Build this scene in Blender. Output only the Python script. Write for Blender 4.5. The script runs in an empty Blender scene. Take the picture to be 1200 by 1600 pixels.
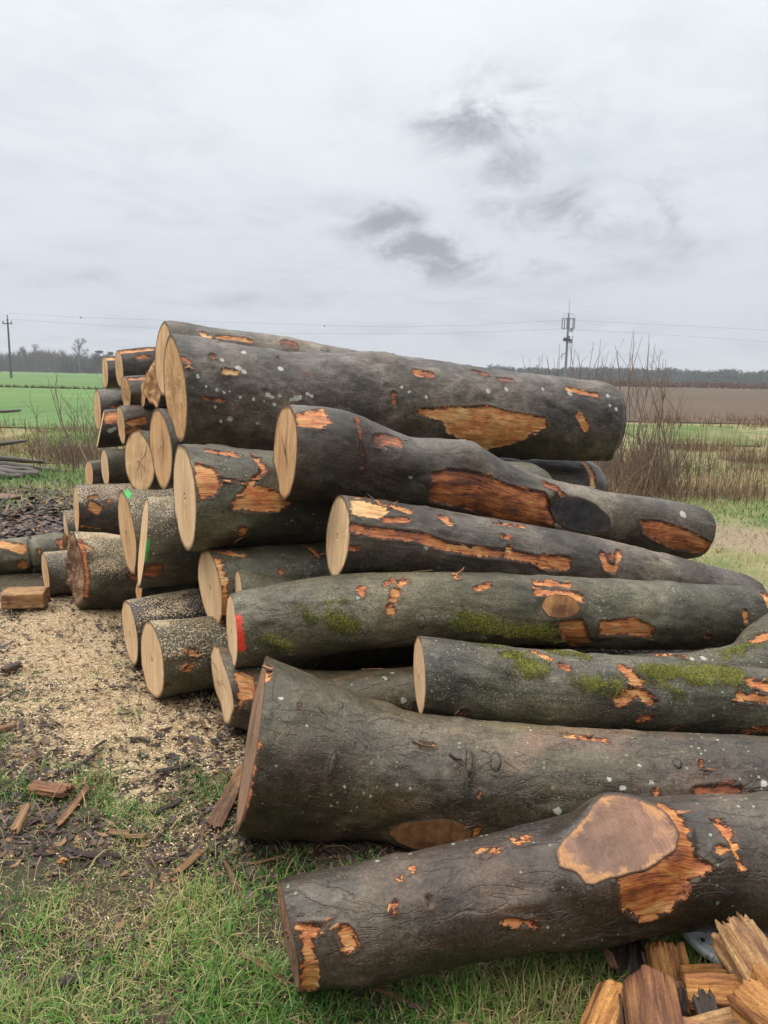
import math
F_PX=1201.0; CAM_H=1.62; PITCH=math.radians(10.0); ROLL=math.radians(1.1)
_cp,_sp=math.cos(PITCH),math.sin(PITCH); _cr,_sr=math.cos(ROLL),math.sin(ROLL)
FW=(0.0,_cp,-_sp); R0=(1.0,0.0,0.0); U0=(0.0,_sp,_cp)
RT=tuple(R0[i]*_cr+U0[i]*_sr for i in range(3)); UP=tuple(U0[i]*_cr-R0[i]*_sr for i in range(3))
def at(px,py,d):
    """world point seen at photo pixel (px,py) at depth d metres"""
    a=(px-600)/F_PX*d; b=(800-py)/F_PX*d
    return tuple(FW[i]*d+RT[i]*a+UP[i]*b+(CAM_H if i==2 else 0) for i in range(3))
def ground_at(px,py,z=0.0):
    p=at(px,py,1.0); k=(z-CAM_H)/(p[2]-CAM_H)
    return (p[0]*k,p[1]*k,z)
def ground_depth(px,py,z=0.0):
    p=at(px,py,1.0); return (z-CAM_H)/(p[2]-CAM_H)
# key: stations (px, py, thickness px, depth); w = width of the cut face, lean = top minus bottom; ext=(yaw deg, length m, slope)
LOGS={
'A':dict(st=[(450,1459,160,2.02),(567,1442,172,2.03),(692,1415,170,2.07),(817,1390,178,2.13),(900,1376,193,2.17),(1000,1353,195,2.2),(1100,1345,195,2.2),(1200,1347,200,2.2),(1420,1362,212,2.25)],w=32,lean=-17),
'B':dict(st=[(393,1158,262,2.75),(450,1174,248,2.76),(510,1189,228,2.78),(600,1206,200,2.8),(720,1216,186,2.82),(900,1226,176,2.76),(1200,1234,164,2.74),(1500,1248,154,2.72)],w=-3,lean=50),
'C':dict(st=[(655,1054,124,3.08),(820,1073,123,3.09),(967,1082,120,3.12),(1200,1097,108,3.2),(1440,1112,104,3.3)],w=19,lean=4),
'D':dict(st=[(362,985,122,3.42),(420,978,131,3.45),(553,957,124,3.5),(653,951,119,3.56),(800,952,112,3.65),(967,960,112,3.78),(1100,963,102,3.95),(1186,962,92,4.05)],w=18,lean=-2),
'E':dict(st=[(527,838,134,3.68),(720,861,118,3.85),(933,893,106,4.2),(1100,929,94,4.5),(1168,942,86,4.62)],w=36,lean=14),
'F':dict(st=[(445,706,149,3.88),(520,711,144,4.0),(624,740,122,4.12),(720,752,120,4.25),(783,774,97,4.35),(887,799,82,4.55),(1033,823,86,4.75),(1092,833,84,4.83)],w=38,lean=6),
'G':dict(st=[(273,610,166,4.95),(424,629,160,5.15),(600,634,156,5.45),(767,647,136,5.75),(900,657,126,6.03),(947,660,120,6.12)],w=36,lean=-14),
'H':dict(st=[(256,562,116,5.65),(320,568,112,5.75),(450,586,112,6.0),(560,601,100,6.2),(760,622,90,6.7)],w=30,lean=2),
'I':dict(st=[(288,777,168,4.02),(424,779,152,4.25)],w=36,lean=-4,ext=(27,2.3,-.06)),
'J':dict(st=[(328,918,126,4.02),(420,908,118,4.15)],w=38,lean=-6,ext=(25,3.0,-.03)),
'K':dict(st=[(372,932,86,3.8),(500,951,84,3.95)],w=14,lean=0,ext=(22,2.4,-.06)),
'L':dict(st=[(237,1031,127,3.87),(320,1022,118,4.0)],w=37,lean=-4,ext=(25,2.9,0)),
'M':dict(st=[(203,989,103,4.32),(308,968,102,4.5)],w=25,lean=-8,ext=(22,2.8,0)),
'N':dict(st=[(346,1068,116,3.55),(480,1101,108,3.4),(644,1093,100,3.45),(900,1085,92,3.55)],w=38,lean=-6),
'P':dict(st=[(118,890,117,5.38),(200,893,105,5.5)],w=26,lean=-4,ext=(25,2.9,0)),
'Q':dict(st=[(71,897,70,5.72),(107,894,70,5.8)],w=12,lean=-6,ext=(20,2.4,0)),
'R':dict(st=[(104,859,58,6.45),(52,865,58,6.4),(0,871,58,6.3),(-230,897,60,5.9)],w=0,lean=0),
'S':dict(st=[(119,797,81,6.1),(185,795,82,6.2)],w=9,lean=-2,ext=(25,2.8,-.01)),
'T':dict(st=[(198,831,138,4.95),(260,830,134,5.05)],w=27,lean=-15,ext=(25,2.9,0)),
'U':dict(st=[(223,847,141,4.5),(300,843,136,4.6)],w=9,lean=14,ext=(25,2.9,0)),
'V':dict(st=[(103,827,58,6.55),(140,826,60,6.6)],w=8,lean=-6,ext=(25,2.0,0)),
'W':dict(st=[(217,722,98,5.75),(260,722,90,5.85)],w=50,lean=0,ext=(25,2.9,0)),
'X':dict(st=[(251,701,129,5.3),(500,730,115,5.65),(780,760,100,6.15),(925,766,94,6.4)],w=36,lean=-4),
'Y':dict(st=[(139,741,44,7.0),(157,740,44,7.05)],w=13,lean=0,ext=(25,2.4,0)),
'Z':dict(st=[(164,731,60,6.5),(192,731,60,6.6)],w=12,lean=-4,ext=(25,2.6,0)),
'AA':dict(st=[(189,664,60,6.25),(235,661,58,6.4)],w=12,lean=-6,ext=(25,2.6,0)),
'BB':dict(st=[(157,670,58,6.65),(190,668,58,6.75)],w=1,lean=12,ext=(25,2.6,0)),
'CC':dict(st=[(152,640,67,7.0),(190,640,66,7.1)],w=11,lean=-2,ext=(25,2.4,-.01)),
'DD':dict(st=[(164,582,50,7.3),(185,582,50,7.4)],w=9,lean=-2,ext=(25,2.5,0)),
'EE':dict(st=[(186,576,56,6.7),(240,571,56,6.9)],w=13,lean=-4,ext=(25,2.5,-.01)),
'FF':dict(st=[(196,613,52,6.35),(225,612,52,6.45)],w=15,lean=-2,ext=(25,2.5,0)),
'GG':dict(st=[(240,600,70,5.95),(262,602,68,6.0)],w=30,lean=2,ext=(25,2.5,-.02)),
'HH':dict(st=[(223,616,40,6.25),(240,616,40,6.3)],w=9,lean=0,ext=(25,2.2,0)),
'II':dict(st=[(217,925,36,4.7),(232,924,36,4.75)],w=10,lean=0,ext=(25,1.8,0)),
# flared mossy log mostly hidden behind C and D at the right edge
'JJ':dict(st=[(950,1050,50,3.52),(1010,1046,50,3.52),(1100,1048,62,3.52),(1160,1050,96,3.5),(1200,1047,154,3.5),(1300,1050,220,3.5)],w=0,lean=0),
}
def log_axis(L):
    pts=[];rad=[]
    for px,py,h,d in L['st']:
        pts.append(at(px,py,d)); rad.append(h/2*d/F_PX)
    if 'ext' in L:
        yaw,ln,sl=L['ext']; yaw=math.radians(yaw); p=pts[-1]
        q0=pts[0]; used=math.dist(pts[0],p); rest=ln-used; n=4
        for i in range(1,n+1):
            k=rest*i/n
            pts.append((p[0]+math.cos(yaw)*k,p[1]+math.sin(yaw)*k,p[2]+sl*k)); rad.append(rad[1]*(1-.05*i/n))
    return pts,rad
import bpy, numpy as np, random
rng=np.random.default_rng(7); random.seed(7)
C=bpy.context.scene.collection
# ------------------------------------------------------------------ helpers
def _h(ix,iy,iz,seed):
    n=(ix*374761393+iy*668265263+iz*2147483647+seed*974634777)&0xffffffff
    n=((n^(n>>13))*1274126177)&0xffffffff
    return ((n^(n>>16))&0xffff)/65535.0
def vnoise(p,scale=1.0,seed=0):
    p=np.asarray(p,float)*scale
    if p.shape[-1]==2: p=np.concatenate([p,np.zeros(p.shape[:-1]+(1,))],-1)
    i=np.floor(p).astype(np.int64); f=p-i; f=f*f*(3-2*f)
    x,y,z=i[...,0],i[...,1],i[...,2]; fx,fy,fz=f[...,0],f[...,1],f[...,2]
    def g(a,b,c): return _h(x+a,y+b,z+c,seed)
    x00=g(0,0,0)*(1-fx)+g(1,0,0)*fx; x10=g(0,1,0)*(1-fx)+g(1,1,0)*fx
    x01=g(0,0,1)*(1-fx)+g(1,0,1)*fx; x11=g(0,1,1)*(1-fx)+g(1,1,1)*fx
    return (x00*(1-fy)+x10*fy)*(1-fz)+(x01*(1-fy)+x11*fy)*fz
def fbm(p,scale=1.0,oct=4,seed=0):
    v=0;a=.5;t=0
    for o in range(oct):
        v=v+a*vnoise(p,scale*2**o,seed+o*17); t+=a; a*=.5
    return v/t
def sstep(a,b,x):
    t=np.clip((x-a)/(b-a),0,1); return t*t*(3-2*t)
def nrm(v): v=np.asarray(v,float); return v/np.linalg.norm(v,axis=-1,keepdims=True)
def tag(o,label=None,cat=None,group=None,kind=None):
    if label: o['label']=label
    if cat: o['category']=cat
    if group: o['group']=group
    if kind: o['kind']=kind
    return o
def link(name,me,parent=None):
    o=bpy.data.objects.new(name,me); C.objects.link(o)
    if parent is not None: o.parent=parent
    return o
def empty(name,loc,label,cat,group=None):
    o=bpy.data.objects.new(name,None); o.location=loc; o.empty_display_size=.1; C.objects.link(o)
    return tag(o,label,cat,group)
def mesh_np(name,v,faces,mat,parent=None,attrs=None,uv=None,smooth=True,origin=None):
    """v Nx3 array; faces (F,k) int array or list of arrays of quads/tris"""
    me=bpy.data.meshes.new(name)
    v=np.asarray(v,float)
    if origin is None and parent is not None: origin=parent.location
    if origin is not None: v=v-np.array(origin)
    fl=faces if isinstance(faces,list) else [faces]
    fl=[np.asarray(f,int) for f in fl if len(f)]
    nl=sum(f.size for f in fl); nf=sum(len(f) for f in fl)
    me.vertices.add(len(v)); me.loops.add(nl); me.polygons.add(nf)
    me.vertices.foreach_set('co',v.astype(np.float32).ravel())
    li=np.concatenate([f.ravel() for f in fl]).astype(np.int32)
    tot=np.concatenate([np.full(len(f),f.shape[1]) for f in fl]).astype(np.int32)
    st=np.r_[0,np.cumsum(tot)[:-1]].astype(np.int32)
    me.loops.foreach_set('vertex_index',li)
    me.polygons.foreach_set('loop_start',st)
    me.polygons.foreach_set('loop_total',tot)
    me.update(calc_edges=True)
    if uv is not None:
        l=me.uv_layers.new(name='UVMap'); l.data.foreach_set('uv',np.asarray(uv,np.float32)[li].ravel())
    for k,a in (attrs or {}).items():
        at_=me.attributes.new(k,'FLOAT','POINT'); at_.data.foreach_set('value',np.asarray(a,np.float32))
    if mat is not None: me.materials.append(mat)
    me.polygons.foreach_set('use_smooth',np.full(nf,smooth))
    me.validate(); me.update()
    o=link(name,me,parent)
    if parent is None and origin is not None: o.location=origin
    return o
# ------------------------------------------------------------------ node DSL
class N:
    def __init__(s,name,disp=False):
        s.m=bpy.data.materials.new(name); s.m.use_nodes=True; s.t=s.m.node_tree; s.t.nodes.clear()
        s.out=s.t.nodes.new('ShaderNodeOutputMaterial'); s.b=s.t.nodes.new('ShaderNodeBsdfPrincipled')
        s.t.links.new(s.b.outputs[0],s.out.inputs[0]); s._c={}
    def put(s,sock,v):
        if isinstance(v,bpy.types.NodeSocket): s.t.links.new(v,sock)
        elif isinstance(v,(tuple,list)) and sock.type=='RGBA': sock.default_value=(*v[:3],1)
        else: sock.default_value=v
    def node(s,t,**k):
        n=s.t.nodes.new(t)
        for a,b in k.items(): setattr(n,a,b)
        return n
    def attr(s,name,out='Fac'):
        if name not in s._c: s._c[name]=s.node('ShaderNodeAttribute',attribute_name=name)
        return s._c[name].outputs[out]
    def obj(s):
        if 'obj' not in s._c:
            n=s.node('ShaderNodeTexCoord'); r=s.node('ShaderNodeObjectInfo')
            m=s.math('MULTIPLY',r.outputs['Random'],37.0)
            a=s.node('ShaderNodeVectorMath',operation='ADD'); s.put(a.inputs[0],n.outputs['Object']); s.put(a.inputs[1],m)
            s._c['obj']=a.outputs[0]; s._c['rand']=r.outputs['Random']
        return s._c['obj']
    def rand(s): s.obj(); return s._c['rand']
    def uv(s,sx=1,sy=1):
        k=('uv',sx,sy)
        if k not in s._c:
            n=s.node('ShaderNodeUVMap')
            m=s.node('ShaderNodeMapping'); s.put(m.inputs[0],n.outputs[0]); m.inputs['Scale'].default_value=(sx,sy,1)
            r=s.node('ShaderNodeVectorMath',operation='ADD'); s.put(r.inputs[0],m.outputs[0]); s.put(r.inputs[1],s.math('MULTIPLY',s.rand(),91.0))
            s._c[k]=r.outputs[0]
        return s._c[k]
    def noise(s,vec,scale=1,det=4,ro=.55,dist=0,out='Fac'):
        n=s.node('ShaderNodeTexNoise'); s.put(n.inputs['Vector'],vec); n.inputs['Scale'].default_value=scale
        n.inputs['Detail'].default_value=det; n.inputs['Roughness'].default_value=ro; n.inputs['Distortion'].default_value=dist
        return n.outputs[out]
    def vor(s,vec,scale,feature='F1',rnd=1.0):
        n=s.node('ShaderNodeTexVoronoi',feature=feature); s.put(n.inputs['Vector'],vec); n.inputs['Scale'].default_value=scale
        n.inputs['Randomness'].default_value=rnd
        return n
    def math(s,op,a,b=0.0,c=None,clamp=False):
        n=s.node('ShaderNodeMath',operation=op,use_clamp=clamp); s.put(n.inputs[0],a); s.put(n.inputs[1],b)
        if c is not None: s.put(n.inputs[2],c)
        return n.outputs[0]
    def mr(s,v,a,b,c=0.0,d=1.0,smooth=False):
        n=s.node('ShaderNodeMapRange',interpolation_type='SMOOTHSTEP' if smooth else 'LINEAR'); s.put(n.inputs[0],v)
        for i,x in enumerate((a,b,c,d)): s.put(n.inputs[i+1],x)
        return n.outputs[0]
    def mix(s,f,a,b,bt='MIX'):
        n=s.node('ShaderNodeMix',data_type='RGBA',blend_type=bt); s.put(n.inputs[0],f); s.put(n.inputs[6],a); s.put(n.inputs[7],b)
        return n.outputs[2]
    def ramp(s,f,stops):
        n=s.node('ShaderNodeValToRGB'); s.put(n.inputs[0],f); e=n.color_ramp.elements
        while len(e)<len(stops): e.new(.5)
        for i,(p,c) in enumerate(stops): e[i].position=p; e[i].color=(*c,1)
        return n.outputs[0]
    def bump(s,h,dist=.01,strength=1.0,normal=None):
        n=s.node('ShaderNodeBump'); s.put(n.inputs['Height'],h); n.inputs['Distance'].default_value=dist; n.inputs['Strength'].default_value=strength
        if normal is not None: s.put(n.inputs['Normal'],normal)
        return n.outputs[0]
    def done(s,col,rough=.7,normal=None,spec=.5):
        s.put(s.b.inputs['Base Color'],col); s.put(s.b.inputs['Roughness'],rough); s.b.inputs['Specular IOR Level'].default_value=spec
        if normal is not None: s.put(s.b.inputs['Normal'],normal)
        return s.m
# ------------------------------------------------------------------ materials
def bark_mat(name,dark,mid,light,green=.3,lichen=.5,wet=.5,lich_col=(.42,.45,.34),wrinkle=1.0,speck=.5,rust=.15,frost=.6,bd=.0034):
    n=N(name); co=n.obj()
    n1=n.noise(co,2.6,6,.6,.4); n2=n.noise(co,11,6,.7); n3=n.noise(co,110,4,.75)
    lines=n.noise(n.uv(85,14),1,5,.65,1.2); lines2=n.noise(n.uv(6,30),1,5,.65,1.5)
    big=n.noise(co,1.15,4,.6,.8); scar=n.math('ABSOLUTE',n.math('SUBTRACT',n.noise(n.uv(5,11),1,4,.6,1.0),.5))
    f=n.math('ADD',n.math('MULTIPLY',n1,.65),n.math('MULTIPLY',n2,.45))
    base=n.ramp(f,[(.36,dark),(.52,mid),(.70,light)])
    base=n.mix(n.mr(n.noise(co,1.7,4,.6),.42,.66,0,green),base,(.075,.085,.035))
    base=n.mix(n.mr(n.noise(co,3.3,4,.6,.6),.5,.72,0,rust*1.6),base,(.13,.075,.05))
    base=n.mix(1.0,base,n.ramp(n3,[(.30,(.40,.39,.38)),(.5,(1,1,1)),(.70,(1.75,1.70,1.62))]),'MULTIPLY')
    base=n.mix(1.0,base,n.ramp(lines,[(.3,(.88,.87,.86)),(.5,(1,1,1)),(.72,(1.10,1.10,1.09))]),'MULTIPLY')
    base=n.mix(1.0,base,n.ramp(lines2,[(.3,(.78,.77,.76)),(.52,(1,1,1)),(.75,(1.2,1.2,1.18))]),'MULTIPLY')
    base=n.mix(1.0,base,n.ramp(big,[(.34,(.36,.33,.31)),(.5,(.98,.97,.96)),(.66,(1.6,1.55,1.45))]),'MULTIPLY')
    base=n.mix(n.math('MULTIPLY',n.mr(scar,0,.012,1,0),n.mr(n.noise(co,5,3),.5,.62,0,.8)),base,tuple(c*.5 for c in dark))
    # dark weathered streaks and dirt
    st=n.noise(n.uv(3,14),1,5,.65,.8)
    base=n.mix(n.mr(st,.58,.74,0,.7),base,tuple(c*.35 for c in dark))
    fr=n.math('MULTIPLY',n.mr(n.noise(co,4.5,5,.7,.5),.54,.66),n.mr(n.noise(co,70,4,.75),.50,.60,0,(.62*lichen+.12)*frost))
    base=n.mix(fr,base,(.36,.355,.33))
    sc_=n.math('ADD',n.attr('scar'),n.math('MULTIPLY',n.math('SUBTRACT',n.noise(co,45,4,.7),.5),.016))
    base=n.mix(n.math('MULTIPLY',n.mr(n.math('ABSOLUTE',sc_),.001,.009,.8,0),n.mr(n.noise(co,14,3),.42,.58,.1,1)),base,tuple(c*.5 for c in dark))
    base=n.mix(n.mr(sc_,0,.01,0,.35),base,tuple(c*.8 for c in mid))
    # light specks of crust lichen
    v=n.vor(co,46); c1=n.math('MULTIPLY',n.noise(co,5,3),.34)
    r=n.node('ShaderNodeSeparateColor'); n.put(r.inputs[0],v.outputs['Color'])
    thr=n.math('MULTIPLY',n.math('POWER',r.outputs[0],3.0),.42*lichen+.001)
    wob=n.math('MULTIPLY',n.math('SUBTRACT',n.noise(co,160,2),.5),.16)
    d=n.math('SUBTRACT',thr,n.math('ADD',v.outputs['Distance'],wob))
    zone=n.mr(n.noise(co,3.1,4,.6),.44,.60)
    ls=n.math('MULTIPLY',n.mr(d,-.03,.03),zone)
    v2=n.vor(co,150); r2=n.node('ShaderNodeSeparateColor'); n.put(r2.inputs[0],v2.outputs['Color'])
    d2=n.math('SUBTRACT',n.math('MULTIPLY',n.math('POWER',r2.outputs[1],2.5),.5*speck+.001),v2.outputs['Distance'])
    ls2=n.math('MULTIPLY',n.mr(d2,-.05,.05),n.mr(n.noise(co,7,4,.6),.42,.62,0,.8))
    ls=n.math('MAXIMUM',ls,ls2)
    base=n.mix(ls,base,n.mix(n2,lich_col,tuple(c*.6 for c in lich_col)))
    # explicit pale lichen spots
    sp=n.mr(n.math('ADD',n.attr('spot'),n.math('MULTIPLY',n.math('SUBTRACT',n.noise(co,70,4,.75),.5),.034)),0,.0012)
    base=n.mix(n.math('MULTIPLY',sp,.85),base,(.46,.46,.40))
    # sawdust caught on the bark
    dn=n.noise(co,115,3,.7); dmask=n.mr(n.math('ADD',n.attr('dust'),n.math('MULTIPLY',n.math('SUBTRACT',dn,.5),2.6)),.42,.52)
    dmask=n.math('MULTIPLY',dmask,n.mr(n.attr('dust'),0,.05))
    base=n.mix(dmask,base,n.mix(n3,(.66,.52,.33),(.48,.36,.22)))
    # moss
    mo=n.math('ADD',n.math('SUBTRACT',n.attr('moss'),-.004),n.math('ADD',n.math('MULTIPLY',n.math('SUBTRACT',n.noise(co,16,6,.75),.53),.20),n.math('MULTIPLY',n.math('SUBTRACT',n.noise(co,85,3,.7),.5),.10)))
    mm=n.mr(mo,0,.008)
    mossc=n.ramp(n.noise(co,130,3,.7),[(.3,(.030,.034,.007)),(.5,(.11,.115,.016)),(.7,(.26,.25,.035))])
    base=n.mix(mm,base,mossc)
    # torn-off bark
    g1=n.noise(n.uv(16,52),1,4,.65,.4)
    sd=n.math('ADD',n.attr('strip'),n.math('ADD',n.math('MULTIPLY',n.math('SUBTRACT',g1,.5),.055),n.math('ADD',n.math('MULTIPLY',n.math('SUBTRACT',n.noise(co,15,4,.7),.5),.050),n.math('MULTIPLY',n.math('SUBTRACT',n.noise(co,70,5,.8),.5),.036))))
    mic=n.math('MULTIPLY',n.math('SUBTRACT',n.noise(n.uv(6,24),1,5,.6,.6),.735),.16); sd=n.math('MAXIMUM',sd,mic)
    sm=n.mr(sd,-.0003,.0005); edge=n.mr(sd,-.0045,-.0004)
    fib=n.noise(n.uv(7,150),1,4,.7,.25); blo=n.noise(n.uv(9,34),1,5,.7,.9)
    t=n.math('ADD',n.attr('tone'),n.math('ADD',n.math('MULTIPLY',n.math('SUBTRACT',blo,.5),1.5),n.math('ADD',n.math('MULTIPLY',n.math('SUBTRACT',n.noise(co,10,3),.5),.9),n.mr(sd,0,.008,.26,-.06))))
    sc=n.ramp(t,[(.05,(.68,.43,.19)),(.28,(.60,.30,.10)),(.50,(.54,.18,.055)),(.72,(.29,.085,.034)),(.95,(.075,.036,.025))])
    sc=n.mix(1.0,sc,n.ramp(fib,[(.30,(.25,.20,.17)),(.46,(.92,.90,.88)),(.75,(1.35,1.35,1.3))]),'MULTIPLY')
    halo=n.math('MULTIPLY',n.mr(sd,-.028,-.002,0,.65,True),n.mr(n.noise(co,24,4,.7),.40,.60))
    base=n.mix(halo,base,(.085,.040,.022))
    base=n.mix(n.math('MULTIPLY',edge,.75),base,(.030,.014,.009))
    base=n.mix(sm,base,sc)
    # paint marks
    pn=n.math('MULTIPLY',n.math('SUBTRACT',n.noise(n.uv(60,150),1,5,.8),.5),.085)
    base=n.mix(n.mr(n.math('ADD',n.attr('pred'),pn),0,.001,0,.93),base,(.75,.035,.012))
    base=n.mix(n.mr(n.math('ADD',n.attr('pgrn'),pn),0,.001,0,.93),base,(.02,.50,.07))
    # inner bark on the sawn rim
    base=n.mix(n.attr('lip'),base,n.mix(n2,(.05,.026,.016),(.16,.075,.04)))
    h=n.math('ADD',n.math('MULTIPLY',lines,.7*wrinkle),n.math('ADD',n.math('MULTIPLY',n3,.45),n.math('ADD',n.math('MULTIPLY',n2,1.6),n.math('ADD',n.math('MULTIPLY',lines2,.8*wrinkle),n.math('MULTIPLY',n.mr(scar,0,.02),.5)))))
    h2=n.math('ADD',n.math('MULTIPLY',fib,1.7),n.math('ADD',n.math('MULTIPLY',blo,1.3),-1.0))
    hm=n.node('ShaderNodeMix',data_type='FLOAT'); n.put(hm.inputs[0],sm); n.put(hm.inputs[2],h); n.put(hm.inputs[3],h2)
    hm_=n.math('ADD',hm.outputs[0],n.math('MULTIPLY',n.mr(sd,-.0008,.0022,1,0),3.2))
    hm_=n.math('ADD',hm_,n.math('MULTIPLY',n.mr(n.math('ABSOLUTE',sc_),0,.010,1,0),-1.0))
    hh=n.math('ADD',hm_,n.math('MULTIPLY',mm,n.math('MULTIPLY',n.noise(co,120,3,.7),2.6)))
    hh=n.math('ADD',hh,n.math('MULTIPLY',n.math('ADD',ls,dmask),.3))
    nb=n.bump(hh,bd,.9)
    ro=n.math('ADD',n.mr(n.noise(co,4,5,.65),.35,.65,.50-.26*wet,.80-.30*wet),n.math('MULTIPLY',n.math('MAXIMUM',n.math('MAXIMUM',mm,dmask),ls),.3))
    return n.done(base,ro,nb,.5)
def wood_mat(name,light,mid,dark,streak=.5,heart=.5,crack=.5,saw=1.0,rough=.75,vert=True,bumpd=.002,rimc=None):
    """sawn end grain; UV = metres from the pith, 'rad' = 0 centre .. 1 bark"""
    n=N(name); co=n.obj()
    uvs=n.uv(90,5) if vert else n.uv(40,12)
    s1=n.noise(uvs,1,4,.6,.3); s2=n.noise(n.uv(22,2.2),1,4,.6,.8); b=n.noise(n.uv(9,6),1,5,.6,.6); fi=n.noise(n.uv(260,60),1,2,.6)
    u=n.node('ShaderNodeUVMap'); offs=n.node('ShaderNodeCombineXYZ'); n.put(offs.inputs[0],n.math('MULTIPLY',n.math('SUBTRACT',n.rand(),.5),.14)); n.put(offs.inputs[1],n.math('MULTIPLY',n.math('SUBTRACT',n.math('FRACT',n.math('MULTIPLY',n.rand(),17.3)),.5),.2)); u2=n.node('ShaderNodeVectorMath',operation='SCALE'); u3=n.node('ShaderNodeVectorMath',operation='ADD'); n.put(u2.inputs[0],offs.outputs[0]); u2.inputs['Scale'].default_value=.6 if not rimc else .5; n.put(u3.inputs[0],u.outputs[0]); n.put(u3.inputs[1],u2.outputs[0])
    ad=n.node('ShaderNodeVectorMath',operation='ADD'); n.put(ad.inputs[0],u3.outputs[0])
    nz=n.node('ShaderNodeVectorMath',operation='SCALE'); n.put(nz.inputs[0],n.noise(n.uv(7,7),1,3,.5,0,'Color')); nz.inputs['Scale'].default_value=.035
    n.put(ad.inputs[1],nz.outputs[0])
    ln=n.node('ShaderNodeVectorMath',operation='LENGTH'); n.put(ln.inputs[0],ad.outputs[0])
    ring=n.math('SINE',n.math('MULTIPLY',ln.outputs['Value'],620.0)); ringb=n.noise(n.math('MULTIPLY',ln.outputs['Value'],60.0),1,3)
    col=n.mix(n.mr(b,.3,.7),light,mid)
    col=n.mix(n.mr(s2,.46,.72,0,streak),col,dark)
    col=n.mix(1.0,col,n.ramp(s1,[(.3,(.80,.77,.74)),(.5,(1,1,1)),(.7,(1.10,1.10,1.10))]),'MULTIPLY')
    col=n.mix(1.0,col,n.ramp(fi,[(.3,(.86,.86,.85)),(.5,(1,1,1)),(.7,(1.08,1.08,1.08))]),'MULTIPLY')
    col=n.mix(n.math('MULTIPLY',n.mr(ring,.1,1),.22),col,mid)
    col=n.mix(n.mr(ringb,.5,.75,0,.25),col,mid)
    col=n.mix(n.math('MULTIPLY',n.mr(n.math('ADD',n.math('MULTIPLY',ln.outputs['Value'],5.0),n.math('MULTIPLY',n.math('SUBTRACT',b,.5),1.4)),.15,.75,1,0),heart),col,dark)
    col=n.mix(n.mr(n.noise(n.uv(5,1.6),1,4,.6,1.0),.50,.64,0,.35*streak),col,tuple(min(1,c*k) for c,k in zip(light,(1.12,1.2,1.35))))
    if rimc: col=n.mix(n.mr(n.math('ADD',n.attr('rad'),n.math('MULTIPLY',n.math('SUBTRACT',n.noise(n.uv(7,7),1,6,.7),.5),1.9)),.80,.92,0,.85),col,n.mix(fi,rimc,tuple(c*.6 for c in rimc)))
    cr=n.noise(n.uv(16,1.6),1,3,.5,1.6)
    crk=n.mr(n.math('ABSOLUTE',n.math('SUBTRACT',cr,.5)),.0,.0035*(1+crack),1,0)
    crm=n.math('MULTIPLY',crk,n.math('MULTIPLY',n.mr(n.attr('rad'),.2,.7,1,0),n.mr(n.noise(n.uv(5,5),1,2),.5,.58,0,crack)))
    col=n.mix(crm,col,(.05,.025,.012))
    col=n.mix(n.mr(n.math('ADD',n.attr('rad'),n.math('MULTIPLY',n.math('SUBTRACT',n.noise(n.uv(70,70),1,4,.7),.5),.16)),.93,.975,0,.85),col,tuple(c*.55 for c in dark))
    if rimc:
        col=n.mix(n.mr(n.noise(n.uv(14,30),1,5,.7,1.2),.50,.66,0,.40),col,tuple(c*.55 for c in dark)); col=n.mix(n.math('MULTIPLY',n.mr(ring,.2,1),.14),col,tuple(c*.6 for c in dark))
    h=n.math('ADD',n.math('MULTIPLY',s1,saw),n.math('ADD',n.math('MULTIPLY',fi,.5),n.math('MULTIPLY',crm,-2.0)))
    return n.done(col,rough,n.bump(h,bumpd,.8),.3)
def fiber_mat(name,stops,rough=.7,bumpd=.006,blotch=.5,dirt=(.07,.03,.018),fs=(7,110)):
    """split wood, fibres along U"""
    n=N(name); co=n.obj()
    f1=n.noise(n.uv(*fs),1,5,.7,.35); f2=n.noise(n.uv(fs[0]*.4,fs[1]*.2),1,4,.6,.8); b=n.noise(co,9,5,.65,.8)
    col=n.ramp(n.math('ADD',n.math('MULTIPLY',f1,.5),n.math('MULTIPLY',f2,.5)),stops)
    col=n.mix(n.mr(b,.5,.72,0,blotch),col,dirt)
    col=n.mix(1.0,col,n.ramp(n.noise(co,160,2),[(.3,(.75,.75,.75)),(.5,(1,1,1)),(.75,(1.25,1.25,1.25))]),'MULTIPLY')
    h=n.math('ADD',n.math('MULTIPLY',f1,1.4),n.math('ADD',f2,n.math('MULTIPLY',b,.4)))
    return n.done(col,rough,n.bump(h,bumpd,.9),.4)
def tint_mat(name,stops,rough=.7,trans=0.0,attr='tint',noise=0.0,bump=0.0):
    n=N(name); f=n.attr(attr)
    if noise: f=n.math('ADD',f,n.math('MULTIPLY',n.math('SUBTRACT',n.noise(n.obj(),60,3),.5),noise))
    col=n.ramp(f,stops)
    m=n.done(col,rough,n.bump(n.noise(n.obj(),220,3),bump,.8) if bump else None,.3)
    if trans: n.b.inputs['Transmission Weight'].default_value=0; n.b.inputs['Subsurface Weight'].default_value=0
    return m
def plain(name,c,rough=.6,metal=0.0,var=.25,scale=20):
    n=N(name); f=n.noise(n.obj(),scale,4)
    m=n.done(n.mix(f,tuple(x*(1-var) for x in c),tuple(min(1,x*(1+var)) for x in c)),rough)
    n.b.inputs['Metallic'].default_value=metal
    return m
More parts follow.
